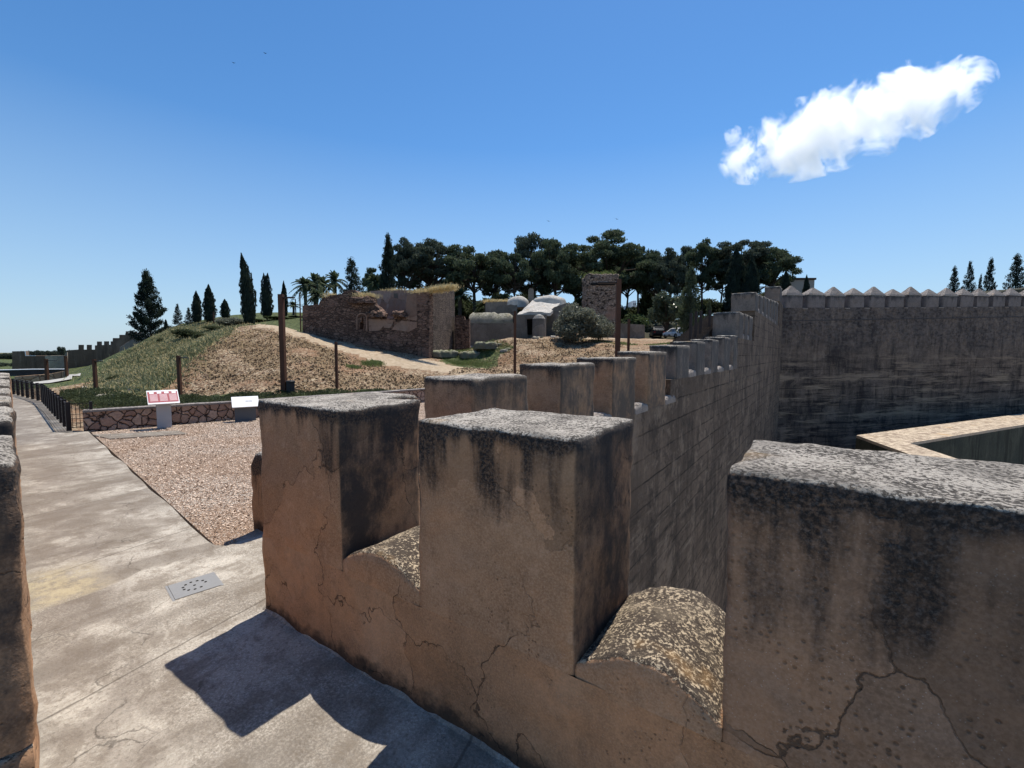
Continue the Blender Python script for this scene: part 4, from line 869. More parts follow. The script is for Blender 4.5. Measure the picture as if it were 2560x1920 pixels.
# ================================================================= PLANTS
def puffs(name,cs,n,leaf,mat,parent,flatz=.75,asp=.55,shell=.45,up=None):
    Cs=[];S=[]
    tot=sum(r**2 for *_,r in cs)
    for x,y,z,r in cs:
        m_=max(8,int(n*r*r/tot)); d=rng.normal(size=(m_,3)); d/=np.linalg.norm(d,axis=1)[:,None]; q=r*(shell+(1-shell)*rng.random(m_)**.6)*(1+.18*np.sin(d[:,0]*7+x*9)*np.sin(d[:,2]*8+y*5)); 
        Cs.append(np.array([x,y,z])+d*q[:,None]*np.array([1,1,flatz]))
    return quads_mesh(name,np.concatenate(Cs),leaf,mat,parent,asp,up)
def pine(var,n=14000,leaf=.028,big=False):
    """unit pine: height 1, crown width about 1 in x and y"""
    r=random.Random(100+var); t=thing('pine_tree','','tree'); cs=[]; tips=[]
    nb=42 if not big else 74
    for i in range(nb):
        a=r.uniform(0,6.283); q=math.sqrt(r.random())*.42; z=.37+.57*(r.random()**.65)*math.sqrt(max(0,1-(q/.47)**2))
        rad_=r.uniform(.075,.125)*(1.12 if not big else .85); cs.append((q*math.cos(a),q*math.sin(a),z,rad_)); tips.append((q*math.cos(a),q*math.sin(a),z-.02))
    puffs('crown',cs,n,leaf,m_pine if var%2 else m_pine2,t,.42,.6,.3)
    b=MB(); bend=r.uniform(-.05,.05); bx=r.uniform(-.04,.04)
    tr=[(0,0,-.08),(bend*.3,bx*.2,.15),(bend,bx,.35),(bend*1.4,bx,.55),(bend*1.1,bx*1.4,.8)]
    b.tube(tr,[.028,.024,.019,.013,.006],7)
    for i,tp_ in enumerate(tips):
        if i%2==0:
            z0=r.uniform(.3,.6); b.tube([(bend*z0*2.2,bx*z0*2,z0),((tp_[0]+bend)*.55,(tp_[1]+bx)*.55,(z0+tp_[2])/2-.02),tp_],[.010,.007,.003],4,False)
    b.build('trunk',m_bark,t); return t
def conifer(var,n=5000,leaf=.03,wr=.5,droop=.0,irr=.3,mat=m_cyp):
    r=random.Random(200+var); t=thing('conifer','','tree'); Cs=[]; b=MB(); b.tube([(0,0,-.08),(0,0,.5),(0,0,.99)],[.022,.014,.003],6)
    nb=90
    for i in range(nb):
        z=.05+.93*(i/nb)**.95; Lb=wr*(1-z)**.85*r.uniform(1-irr,1.05)+.015; a=r.uniform(0,6.283); m_=int(n/nb*(.25+1.6*Lb/wr)); s_=np.array([r.random() for _ in range(m_)])**.6
        x=math.cos(a)*Lb*s_; y=math.sin(a)*Lb*s_; zz_=z+Lb*(.25*s_**2-droop*s_)-.02
        w_=.035*(1.2-s_)+.012; Cs.append(np.stack([x,y,zz_],1)+rng.normal(size=(m_,3))*w_[:,None]*np.array([1,1,.6]))
        if Lb>.08: b.tube([(0,0,z-.02),(math.cos(a)*Lb*.8,math.sin(a)*Lb*.8,z+Lb*.1)],[.005,.002],3,False)
    quads_mesh('crown',np.concatenate(Cs),leaf,mat,t,.5); b.build('trunk',m_bark,t); return t
def cypress(var,n=5000,lean=0.,fork=False):
    r=random.Random(300+var); t=thing('cypress_tree','','tree')
    z=rng.random(n); prof=np.interp(z,[0,.04,.15,.4,.65,.85,1],[.25,.36,.46,.5,.4,.22,.01]); a=rng.uniform(0,6.283,n)
    lump=1+.16*np.sin(a*3+z*17+var)+.12*np.sin(a*5-z*29)+.08*np.sin(z*70+a*2); q=prof*lump*(.82+.2*rng.random(n))
    lx=lean*(z**3)
    C_=np.stack([q*np.cos(a)+lx,q*np.sin(a),z],1)
    if fork: C_[:,0]+=np.where(a%6.283<3.14,.12,-.12)*np.clip((z-.6)/.4,0,1)*1.6
    C_=np.stack([C_[:,0],C_[:,1],C_[:,2]*.96+.04],1)
    b=MB(); prof2=[(np.interp(v,[0,.04,.15,.4,.65,.85,1],[.2,.3,.38,.41,.32,.14,.002]),v*.96+.04) for v in np.linspace(0,.96,16)]
    b.lathe([(float(p_),float(z_)) for p_,z_ in prof2],12); b.v=[(x+lean*z**3,y,z) for x,y,z in b.v]
    o=quads_mesh('crown',C_,.055,m_cyp,t,.6,(.5,(0,0,.25))); 
    # scale leaves: unit tree is 1 high, 1 wide so leaf shape is fixed by object scale
    c=b.build('inner_foliage',m_cyp,o)
    b=MB(); b.tube([(0,0,-.06),(0,0,.1)],[.07,.06],7); b.build('trunk',m_bark,t); return t
def palm(var):
    r=random.Random(400+var); t=thing('palm_tree','','tree'); b=MB(); b.tube([(0,0,-.1),(.01,0,.4),(0,0,.78)],[.055,.045,.06],8); b.build('trunk',m_bark,t)
    V_=[];F_=[]
    for i in range(46):
        a=r.uniform(0,6.283); el=r.uniform(-.5,1.35); L_=r.uniform(.36,.46); prev=None
        for k_ in range(9):
            s_=k_/8; x=L_*s_*math.cos(el)*(1+.1*s_); z=.8+L_*(s_*math.sin(el)-.62*s_*s_*(.6+.4*math.cos(el))); wv=.055*math.sin(math.pi*min(1,s_*1.0+.06))+.004
            p_=Vector((x*math.cos(a),x*math.sin(a),z)); sd=Vector((-math.sin(a),math.cos(a),0))
            if prev:
                for sg in (-1,1):
                    n0=len(V_); V_+= [tuple(prev[0]),tuple(p_),tuple(p_+sd*sg*wv+Vector((0,0,-.02))+ (p_-prev[0])*.5),tuple(prev[0].lerp(p_,.3)+sd*sg*wv*1.05+Vector((0,0,-.02))+(p_-prev[0])*.4)]; F_.append((n0,n0+1,n0+2,n0+3))
            prev=(p_,)
    b=MB(); b.add(V_,F_); b.build('crown',m_palm,t); return t
def bush(var,n=3500,leaf=.06,mat=None,nm='shrub',shell=.35,rz_=1.):
    r=random.Random(500+var); t=thing(nm,'','shrub'); cs=[]
    for i in range(16):
        a=r.uniform(0,6.283); q=math.sqrt(r.random())*.33; z=.22+.52*r.random()*(1-q*1.2); cs.append((q*math.cos(a),q*math.sin(a),z,r.uniform(.13,.24)))
    puffs('foliage',cs,n,leaf,mat or m_bush,t,.9,.6,shell)
    b=MB()
    for i in range(5): a=r.uniform(0,6.283); b.tube([(.03*math.cos(a),.03*math.sin(a),-.1),(.12*math.cos(a),.12*math.sin(a),.3),(.25*math.cos(a),.25*math.sin(a),.6)],[.02,.014,.005],5,False)
    b.build('stems',m_bark,t); return t
def put(proto,u,top,hw,d,lab,grp=None,cat=None,used=set(),basev=None,zsc=1.,yasp=1.,rz=None,sink=0.):
    tpnt=P(u,top,d); gz=ground(tpnt[0],tpnt[1]) if basev is None else P(u,basev,d)[2]
    h=tpnt[2]-gz; wd=2*hw/FPX*d
    if proto.name in used: o=dup(proto)
    else: o=proto; used.add(proto.name)
    o.location=(tpnt[0],tpnt[1],gz-sink); o.scale=(wd,wd*yasp,h+sink); o.rotation_euler=(0,0,random.uniform(0,6.28) if rz is None else rz)
    o['label']=lab
    if grp: o['group']=grp
    if cat: o['category']=cat
    return o
pv=[pine(0),pine(1),pine(2),pine(3),pine(4)]; pbig=pine(6,34000,.018,True); pbig2=pine(7,22000,.022,True)
G='pines in the grove on the hilltop'
PL=[(1005,583,49,80,3,'rounded pine just right of the tall spiky conifer'),(1078,576,80,84,5,'broad rounded pine second from the left end of the grove'),
(1187,586,90,84,0,'wide pine with a dark dome crown above the gap behind the ruined house'),(1282,598,50,80,2,'narrow pine behind the bath house chimney stub'),(1329,578,62,86,1,'pine with a knobbly top above the bath house dome'),
(1387,585,66,82,4,'pine left of the broad giant pine'),(1505,556,126,86,6,'broadest and tallest pine, behind the ruined tower'),(1600,580,55,88,0,'pine at the right shoulder of the giant pine'),
(1640,600,54,84,2,'pine behind the glossy leaved tree'),(1682,610,49,80,3,'low green pine right of the grove gap'),(1712,608,30,92,1,'small airy pine seen behind the others'),(1761,590,55,86,4,'pine with a knob top left of the last big pine'),
(1853,578,82,84,5,'great spreading pine near the right end of the grove'),(1935,594,64,82,0,'outermost right pine with branches reaching over the sky')]
allp=pv+[pbig2,pbig]
for i,(u,tp_,hw,d,vi,lab) in enumerate(PL): put(allp[vi],u,tp_-3,hw*1.06,d,lab,G,'pine')
bk=[(1045,618,50,96,1),(1137,612,50,98,2),(1235,616,48,98,3),(1358,618,50,98,4),(1440,606,52,100,0),(1568,612,52,98,2),(1660,630,46,98,1),(1805,618,50,98,3),(1895,618,50,98,4),(935,650,30,96,2)]
bkl=['behind the gap right of the second pine','between the wide dome pine and the narrow one','behind the bath house domes','left of the ruined tower','behind the ruined tower top','right of the ruined tower','behind the glossy leaved tree','left of the last spreading pine','behind the last spreading pine','behind the tall spiky conifer']
for (u,tp_,hw,d,vi),l_ in zip(bk,bkl): put(allp[vi],u,tp_,hw,d,'dark back row pine '+l_,'back row pines','pine')
G='cypresses and conifers on the skyline'
c0=conifer(0,16000,.028,.55,.0,.3); c1=conifer(1,5000,.034,.5,.15,.35); c2=conifer(2,5000,.034,.5,.1,.3)
put(c0,367,673,48,65,'large dark spiky conifer above the green slope, tallest on the far left',G,'conifer')
put(c0,971,583,40,70,'tall narrow spiky conifer at the left end of the pine grove',None,'conifer')
put(c2,878,642,48,66,'broad dark conifer between the palms behind the ruined house',None,'conifer')
put(c1,442.6,758,15,60,'small conifer right of the large spiky conifer',G,'conifer')
put(c2,471,768,14,58,'small ragged conifer left of the pair of cypresses',G,'conifer')
cy=[cypress(0,lean=-.45),cypress(1),cypress(2,fork=True)]
put(cy[1],490,728,10.5,58,'left of the pair of middle sized cypresses on the slope',G,'cypress')
put(cy[1],521,712,13,57,'right of the pair of middle sized cypresses on the slope',G,'cypress')
put(cy[1],561.5,748,10,60,'small thin cypress left of the grey bush',G,'cypress')
put(cy[0],617,636,16,48,'tallest cypress, standing at the crest of the mound',G,'cypress',rz=YAW)
put(cy[2],664,684,13,56,'cypress with a forked top right of the tallest one',G,'cypress',rz=YAW)
put(cy[1],709,703,7.5,60,'slim cypress behind the tall rusty lamp post',G,'cypress')
put(cy[1],414,798,4,60,'tiny dark cypress sapling beside the large conifer',G,'cypress')
for u,tp_,hw,d,lab in ((1965,676,14,72,'dark cypress at the right foot of the grove'),(2017,688,8,74,'slim cypress in front of the tan building'),(1880,640,20,76,'dark cypress under the spreading pine'),(1842,620,24,78,'dark column cypress between the last pines')): put(cy[1],u,tp_,hw,d,lab,'cypresses at the grove edge','cypress')
G='firs behind the capped wall'
for u,tp_,hw,d,lab in ((2388,664,22,110,'leftmost fir behind the capped wall'),(2427,650,21,105,'second fir from the left behind the capped wall'),(2453,683,11,112,'smallest fir behind the capped wall'),(2479,643,22,104,'fir right of the smallest one behind the capped wall'),(2545,633,34,98,'largest fir at the right edge behind the capped wall')):
    put(c2 if hw>21 else c1,u,tp_,hw,d,lab,G,'fir')
pm=[palm(0),palm(1)]; G='palms left of the ruined house'
for i,(u,v,hw,d,lab) in enumerate(((762,694,34,60,'leftmost tall palm by the ruined house'),(786,684,34,62,'palm behind the leftmost palm'),(806,690,30,66,'palm third from the left behind the ruin'),(836,680,32,68,'palm with a bare trunk left of the broad conifer'),(791,724,30,56,'low palm crown just above the ruin'),(733,755,22,66,'small palm behind the slim cypress'),(936,684,28,70,'palm right of the broad dark conifer'),(1150,720,40,78,'palm under the pines behind the rubble wall'),(1260,735,34,78,'palm under the pines left of the bath house dome'),(1215,745,30,74,'low palm under the pines above the rear wall'))):
    put(pm[i%2],u,v,hw*1.25,d,lab,G if i<7 else 'palms under the pines','palm')
sg=bush(0,15000,.032,m_grey,'silver_bush',.55); c=P(1462,850,44)
put(sg,1440,738,66,43.5,'large rounded silvery grey bush on the mound before the tower',None,'bush',basev=858,rz=1.)
sg2=bush(1,10000,.034,m_grey,'silver_bush',.5); put(sg2,1502,760,40,44,'right hand lobe of silvery bush next to the large one',None,'bush',basev=855,rz=2.)
gl=bush(2,7000,.05,m_glossy,'glossy_tree',.5); put(gl,1669,710,50,64,'glossy leaved tree glinting behind the parked cars',None,'tree',basev=815)
yg=conifer(5,7000,.035,.5,-.1,.25,m_pine2); put(yg,1728,662,42,58,'young green pine right of the glossy leaved tree',None,'pine')
put(yg,1773,750,17,46,'small green pine beside the stair posts',None,'pine')
bs=[bush(3,3500,.06,m_bush),bush(4,3500,.06,m_hedge),bush(5,3500,.06,m_grey,'grey_shrub')]
G='shrubs under the pines'
for u,tp_,hw,d,vi,lab in ((1582,766,50,78,0,'light green shrub right of the thick lamp post'),(1650,785,44,76,2,'pale grey shrub behind the cars'),(1600,800,46,80,1,'dark shrub left of the parked black car'),(1700,800,40,84,1,'dark shrub behind the white car'),(1550,780,36,70,1,'shrub behind the thick lamp post'),
  (1640,810,40,78,0,'low shrub above the black car'),(1760,790,40,62,1,'dark shrub right of the white car'),(1810,780,50,66,1,'dark shrub behind the stair posts')): put(bs[vi],u,tp_,hw,d,lab,G,'shrub',basev=852)
G='shrubs along the slope and skyline'
for u,tp_,hw,d,vi,lab in ((582,786,38,50,2,'grey green bush left of the tallest cypress'),(468,815,40,46,1,'dark bush on the green slope'),(495,828,16,44,1,'small dark bush beside the slope path'),(545,812,40,48,1,'bush behind the crest, below the grey one'),(700,790,40,56,0,'green bush right of the forked cypress'),(645,795,30,54,0,'low yellow green bush at the cypress foot'),(740,790,26,60,1,'low bush at the left end of the ruin'),
   (403,842,10,50,1,'thin sapling shrub on the slope'),(455,890,34,34,1,'dark shrub left of the dry mound')): put(bs[vi],u,tp_,hw,d,lab,G,'shrub')
G='shrubs at the foot of the green slope'
ff=[(300,925,40,34,1),(350,930,44,33,1),(395,920,42,33,1),(330,962,36,28,0),(365,968,34,27,1),(395,975,30,26,0),(440,955,34,27,1),(285,945,30,34,1),(420,905,40,36,1),(265,960,30,33,1)]
lb=['spiky dark shrub at the left foot of the slope','dark spreading shrub above the rubble','dark shrub below the slope crest','yellow green tufted shrub above the hedge','round dark shrub next to the yellow green one','round green shrub nearest the info board','dark shrub beside the lamp post before the mound','dark shrub near the rubble heap','dark shrub high on the green slope edge','low dark shrub at the far foot of the slope']
for (u,tp_,hw,d,vi),l_ in zip(ff,lb): put(bs[vi],u,tp_,hw,d,l_,G,'shrub',basev=tp_+hw*.9+10)
for i in range(44):
    G='undergrowth '+('left of the domes' if i<16 else 'behind the tower' if i<28 else 'right of the tower')
    u=880+i*25+random.uniform(-8,8); put(bs[1],u,738+random.uniform(-30,18),random.uniform(30,50),90+random.uniform(-4,6),('dark shrub in the undergrowth behind the pine trunks, '+('left of the bath house domes' if i<16 else 'behind the tower ruin' if i<28 else 'right of the tower ruin')),G,'shrub')
# --- stuff: hedge, weeds, straw, ivy
def scatter(poly,n,h=(0,.1)):
    poly=np.array(poly); lo,hi=poly.min(0),poly.max(0); out=[]
    while len(out)<n:
        q_=rng.uniform(lo,hi,(n*3,2)); q_=q_[inpoly(q_,poly)]; out+=q_.tolist()
    q_=np.array(out[:n]); return np.c_[q_,groundA(q_)+rng.uniform(h[0],h[1],n)]
# hedge strip behind the low stone wall
hp=[]
for a,c,ww,n,hh in (((-17.3,4.6),(-17.6,8.6),2.2,9000,.45),((-16.4,6.0),(-14.9,16),1.6,14000,.6),((-24.5,6.3),(-17.5,5.6),2.6,9000,.4)):
    a=np.array(a);c=np.array(c);t=rng.random(n)[:,None]; d=(c-a)/np.linalg.norm(c-a); nn_=np.array([-d[1],d[0]])
    q_=a+(c-a)*t+nn_*rng.random((n,1))*ww; lump=.6+.4*np.sin(q_[:,0]*2.1)*np.sin(q_[:,1]*1.7)
    hp.append(np.c_[q_,-.1+hh*lump*rng.random(n)**.5])
for pl_,n,hh in ((wpoly([(150,985),(240,984),(330,1000),(385,1012),(385,1024),(330,1030),(235,1034),(190,1020),(150,1004)]),16000,.5),(wpoly([(440,1003),(700,990),(1035,976),(1035,990),(700,1004),(440,1018)]),14000,.3)):
    q_=scatter(pl_,n); q_[:,2]=groundA(q_[:,:2])+hh*(.55+.45*np.sin(q_[:,0]*2.3)*np.sin(q_[:,1]*1.9))*rng.random(n)**.5; hp.append(q_)
tag(quads_mesh('hedge',np.concatenate(hp),.09,m_hedge,None,.4,(.7,(0,0,.6))),'low dark green hedge planting behind the stone wall','hedge',kind='stuff')
def jit(q_,s_=.9): q_[:,:2]+=rng.normal(size=(len(q_),2))*s_*rng.random((len(q_),1))**2; q_[:,2]=groundA(q_[:,:2])+rng.uniform(0,.28,len(q_)); return q_
tag(quads_mesh('slope_weeds',jit(scatter(G_slope,46000)),.22,m_greenslope,None,.3,(.6,(0,0,.8))),'green weeds covering the slope below the conifers','weeds',kind='stuff')
tag(quads_mesh('slope_grass',jit(scatter(G_slope,15000),1.6),.34,m_dry,None,.12,(.5,(0,0,1))),'dry grass stalks among the slope weeds','grass',kind='stuff')
MOUND=wpoly([(450,960),(470,905),(560,842),(640,822),(760,852),(860,886),(960,920),(1150,960),(1000,975),(700,985),(430,990)])
MOUND2=wpoly([(1120,935),(1180,905),(1270,850),(1380,846),(1500,850),(1560,862),(1500,930),(1290,940)])
Sg=np.concatenate([scatter(MOUND,52000,(0,.03)),scatter(MOUND2,26000,(0,.03))]); Sg=Sg[rng.random(len(Sg))<np.clip((Sg[:,2]+1.)/2.6,.35,1)]
m_straw=leafmat('straw_mulch',(.29,.205,.125),(.48,.38,.25),2.5,.9)
tag(quads_mesh('straw_mulch',Sg,.13,m_straw,None,.2,None,.25),'dry straw and bark mulch scattered over the mounds','mulch',kind='stuff')
m_clod=leafmat('dark_mulch',(.035,.025,.018),(.09,.065,.045),2.5,.9)
Sg=np.concatenate([scatter(MOUND,6000,(-.02,.05)),scatter(MOUND2,4000,(-.02,.05))])
tag(quads_mesh('dark_mulch',Sg,.15,m_clod,None,.6,(.9,(0,0,.0))),'dark clods lying among the straw mulch','mulch',kind='stuff')
gg=[]
for u,v,s_ in ((885,920,.35),(925,912,.6),(940,908,.4),(1175,908,1.),(1205,915,.8),(1140,910,.8)):
    q_=hit(u,v)[:2]+rng.normal(size=(1100,2))*s_*np.array([1,.8])*.7; gg.append(np.c_[q_,groundA(q_)+rng.uniform(0,.1,1100)])
gg.append(scatter(wpoly([(1090,888),(1120,878),(1290,868),(1270,885),(1150,900)]),3500,(0,.15)))
gg.append(scatter(wpoly([(1450,852),(1560,856),(1720,858),(1720,851),(1450,848)]),2500,(0,.08)))
tag(quads_mesh('grass',np.concatenate(gg),.12,m_grass,None,.3,(.5,(0,0,1))),'patches of fresh green grass beside the dirt path and road','grass',kind='stuff')
# plants in the outer yard
yc=onZ(*VP(2175,985),-8.6); Cs=yc+rng.normal(size=(5000,3))*np.array([1.8,1.8,.5]); tag(quads_mesh('climbing_weeds',Cs,.16,m_bush,None,.5),'green weeds growing inside the angled outer wall','weeds',kind='stuff')
# ================================================================= CARS
def car(u,v,d,rz,paint,lab,lights=True):
    p_=P(u,v,d); p_[2]=max(p_[2],ground(p_[0],p_[1]))+.06; t=thing('parked_car',lab,'car',p_,rz,None)
    # +x forward. lofted body
    secs=[(-2.1,.45,.82,.55,.8),(-2.0,.28,.98,.78,.84),(-1.2,.22,1.02,.85,.86),(0,.2,.98,.86,.87),(1.2,.22,.94,.84,.86),(1.9,.26,.82,.74,.82),(2.12,.42,.68,.55,.72)]
    b=MB(); vs=[];fs=[]
    for x,zb,zt,wt,wb in secs: vs+=[(x,-wb,zb+.12),(x,-wb*.92,zb),(x,wb*.92,zb),(x,wb,zb+.12),(x,wb,(zb+zt)/2+.05),(x,wt,zt),(x,-wt,zt),(x,-wb,(zb+zt)/2+.05)]
    for i in range(len(secs)-1):
        for k_ in range(8): fs.append((i*8+k_,i*8+(k_+1)%8,(i+1)*8+(k_+1)%8,(i+1)*8+k_))
    fs+=[tuple(range(8))[::-1],tuple(len(secs)*8-8+k_ for k_ in range(8))]
    b.add(vs,fs); b.build('body',paint,t,False)
    def trap(x0,x1,w0,z0,x2,x3,w1,z1,nm,mt_,par_):
        b=MB(); b.add([(x0,-w0,z0),(x1,-w0,z0),(x1,w0,z0),(x0,w0,z0),(x2,-w1,z1),(x3,-w1,z1),(x3,w1,z1),(x2,w1,z1)],[(3,2,1,0),(4,5,6,7),(0,1,5,4),(1,2,6,5),(2,3,7,6),(3,0,4,7)]); return b.build(nm,mt_,par_)
    trap(-1.95,1.05,.80,.95,-1.3,.25,.62,1.46,'windows',m_glass,t); trap(-1.42,.34,.64,1.455,-1.25,.2,.58,1.52,'roof',paint,t)
    for s_ in (-1,1):
        for x0,x1 in ((1.02,.27),(-.45,-.5),(-1.93,-1.3)): b=MB(); b.obox((x0,s_*.81,.95),(x1,s_*.63,1.47),.09,.07); b.build('pillar',paint,t)
        b=MB(); b.box((1.86,s_*.7-.14,.56),(2.08,s_*.7+.14,.70)); b.build('headlight',m_head,t)
        b=MB(); b.box((-2.12,s_*.68-.12,.62),(-2.0,s_*.68+.12,.80)); b.build('tail_light',m_red,t)
        b=MB(); b.box((.75,s_*.92-.07,.98),(.92,s_*.92+.07,1.1)); b.build('mirror',paint,t)
        for x in (-1.35,1.35):
            b=MB(); b.tube([(x,s_*.74,.33),(x,s_*.90,.33)],.33,16); w_=b.build('wheel',m_tyre,t)
            b=MB(); b.tube([(x,s_*.89,.33),(x,s_*.915,.33)],.2,12); b.build('rim',m_lamp,w_)
    b=MB(); b.box((2.05,-.5,.34),(2.14,.5,.52)); b.build('grille',m_carblk,t); b=MB(); b.box((2.1,-.24,.4),(2.155,.24,.49)); b.build('number_plate',m_white,t)
    return t
ta=math.atan2(-P(1690,846,66)[1],-P(1690,846,66)[0])
cw=P(1690,847,66); car(1690,847,66,ta-.62,m_car,'white hatchback parked facing the camera before the dark shrubs')
car(1642,845,68,ta+math.pi+.2,m_carblk,'black car parked with its tail showing left of the white car')
# ================================================================= STAIR beside W1
ST=thing('staircase','rising stair behind the stepped rampart with dark rail posts','stairs',(-4.6,22,2))
b=MB()
for i in range(18):
    y=19.5+i*.45; z=ground(-5,y)*0+2.35+i*.055+.0; zb=1.0
    b.box((-5.4,y,zb),(-4.3,y+.45,2.55+i*.1))
par(b.build('steps',m_w1m),ST)
for u,v0,v1 in ((1725.6,782,852),(1738.5,778,848),(1750,776,846),(1772.6,774,840),(1792.6,780,834)):
    t_=onX(u,v1,-4.6); tt=onX(u,v0,-4.6); b=MB(); b.box((-.05,-.05,-.6),(.05,.05,float(tt[2]-t_[2]))); o=b.build('post',m_dkmetal); o.location=t_; par(o,ST)
# ================================================================= FAR FORT WALLS (left)
z0=lambda x,y:(.1447*x,820+.1447*y)
FW=thing('fort_wall','distant brown fort wall with square merlons stepping up the hill','wall')
def farw(px,d,thick,nm,mt_,par_,d2=None):
    q_=[z0(*a) for a in px]; u0=min(a[0] for a in q_); u1=max(a[0] for a in q_); t0=(u0-1280)/FPX; t1=(u1-1280)/FPX; t0_=(230-1280)/FPX; dd=lambda t:d*(1+t0_*t0_)/(1+t0_*t); return prism_wall(q_,P(u0,900,dd(t0)),P(u1,900,dd(t1)),thick,nm,mt_,par_)
m_fort=wallmat('fort_wall_render',False,(.17,.115,.08),(.23,.165,.12),(.10,.072,.055))
farw([(1150,840),(1150,385),(1350,372),(1640,372),(1640,300),(1960,285),(1960,840)],80,2,'wall_body',m_fort,FW)
for x0,x1,y0,y1 in ((1355,1450,290,372),(1498,1588,290,372),(1675,1762,233,300),(1798,1886,229,295),(1912,1978,230,290),(1950,2066,173,330),(2063,2182,117,300)): farw([(x0,y0),(x1,y0),(x1,y1+6),(x0,y1+6)],80.1,.5,'merlon',m_fort,FW)
z1=lambda x,y:(.3255*x,640+.3255*y)
def farw1(px,d,thick,nm,mt_,par_,d2=None):
    q_=[z1(*a) for a in px]; u0=min(a[0] for a in q_); u1=max(a[0] for a in q_); t0=(u0-1280)/FPX; t1=(u1-1280)/FPX; t0_=(230-1280)/FPX; dd=lambda t:d*(1+t0_*t0_)/(1+t0_*t); return prism_wall(q_,P(u0,900,dd(t0)),P(u1,900,dd(t1)),thick,nm,mt_,par_)
farw1([(868,640),(920,640),(920,614),(966,614),(966,596),(1120,594),(1130,640),(1060,690),(930,800),(868,800)],80,2,'hill_wall',m_fort,FW,84)
for x in range(966,1100,34): farw1([(x,578),(x+22,578),(x+22,600),(x,600)],80.2,.35,'merlon',m_fort,FW,84)
farw1([(910,790),(925,700),(1000,650),(1130,616),(1150,622),(1060,680),(960,745),(935,800)],77,1,'ramp_wall',m_cap,FW,81)
FK=thing('fort_block','dark square fort block beside the far stairs with a railing on top','wall')
farw([(208,740),(208,402),(425,400),(440,480),(800,480),(800,740)],74,6,'block_wall',m_fort,FK)
farw([(425,400),(442,400),(450,474),(620,474),(620,484),(436,484)],73.9,.12,'pale_edge',m_white,FK)
b=MB()
for x in range(450,1110,36):
    p_=P(*z0(x,478),75); q_=P(*z0(x,415),75); b.obox(p_,q_,.05,.05)
b.obox(P(*z0(445,415),75),P(*z0(1110,405),75),.05,.05); b.build('railing',m_dkmetal,FK)
SS=thing('stone_stairs','pale far staircase with step shadows modelled as dark bars climbing to the fort wall','stairs')
farw([(780,715),(778,480),(860,476),(1110,474),(1140,420),(1162,418),(1162,715)],72,2.5,'stair_block',m_coping,SS)
b=MB()
for i in range(10):
    t=i/9; x=905+t*105; y=690-t*190; p_=P(*z0(x-60,y),71.8); q_=P(*z0(x+60,y),71.8); b.obox(p_,q_,.14,.13)  # near-black bars stand in for the shadow lines between the stair treads
b.build('steps',m_hole,SS)
farw([(1000,712),(1060,620),(1120,500),(1135,430),(1160,420),(1160,712)],71.6,.4,'side_parapet',m_cap,SS)
DP=thing('boundary_wall','long dark low wall with a pale top beyond the fence','wall')
farw([(-260,800),(-260,740),(0,735),(560,722),(1130,716),(1150,730),(1100,745),(860,790),(0,832)],47,.7,'dark_face',m_w2m,DP); farw([(-260,739),(-260,724),(0,722),(560,710),(1130,708),(1130,715),(560,721),(0,734)],46.9,1.0,'pale_coping',m_white,DP)
RW=thing('red_stone_wall','reddish stone retaining wall under the dark low wall','wall')
farw([(250,840),(860,795),(1100,748),(1190,700),(1190,850),(1110,885),(830,935),(560,960),(250,960)],45,.6,'stone_face',m_redwall,RW)
farw([(1100,745),(1190,700),(1190,855),(1110,885)],44.9,.5,'pale_end',m_cap,RW)
pv_=[hit(*z0(*a)) for a in ((560,960),(850,925),(1150,880),(1190,825),(1400,805),(1385,850),(1250,850),(1240,905),(850,975),(600,985))]
b=MB(); n0=len(pv_); tri=tessellate_polygon([[Vector((a[0],a[1],0)) for a in pv_]]); b.add([(a[0],a[1],a[2]+.12) for a in pv_],[tuple(t) for t in tri]); tag(b.build('far_paving',m_paving),kind='structure')
def lowblk(x0,x1,y0,y1,d,th,nm,lab):
    t=thing(nm,lab,'wall',P(*z0((x0+x1)/2,y1),d)); q_=[z0(*a) for a in ((x0,y0),(x1,y0),(x1,y1),(x0,y1))]
    c_=P(q_[0][0],q_[3][1],d); o=prism_wall(q_,c_,c_+np.append(dr_[:2],0),th,'block_body',m_stone,None); par(o,t)
lowblk(1245,1590,850,935,44,1.6,'stone_block','long pale stone block by the far paving'); lowblk(1110,1480,1010,1075,36,1.3,'stone_block','angular pale masonry block behind the hedge'); lowblk(1115,1330,1078,1135,33,1.2,'stone_block','lower pale masonry block behind the hedge')
lowblk(880,1010,1040,1095,36,1,'stone_block','small dark masonry block left of the angular one'); lowblk(1860,2000,515,580,62,1,'stone_step','upper pale terrace step against the fort wall'); lowblk(1700,1880,600,680,60,1,'stone_step','middle pale terrace step against the fort wall'); lowblk(1590,1790,705,790,58,1,'stone_step','lowest pale terrace step against the fort wall')
for i in range(46):
    u=random.uniform(215,350); v=random.uniform(972,1000)-(u-215)*.06; p_=hit(u,v); s_=random.uniform(.12,.32)
    b=MB(); b.box((-s_,-s_*.7,-.1),(s_,s_*.7,s_*.6)); o=b.build('rubble_stone',m_stone)
    o.data.transform(Matrix.Rotation(random.uniform(-.3,.3),4,'X')); o.location=p_; o.rotation_euler=(0,0,random.uniform(0,3)); tag(o,'pale rubble stone lying between the hedge and the slope','stone','rubble stones below the slope')
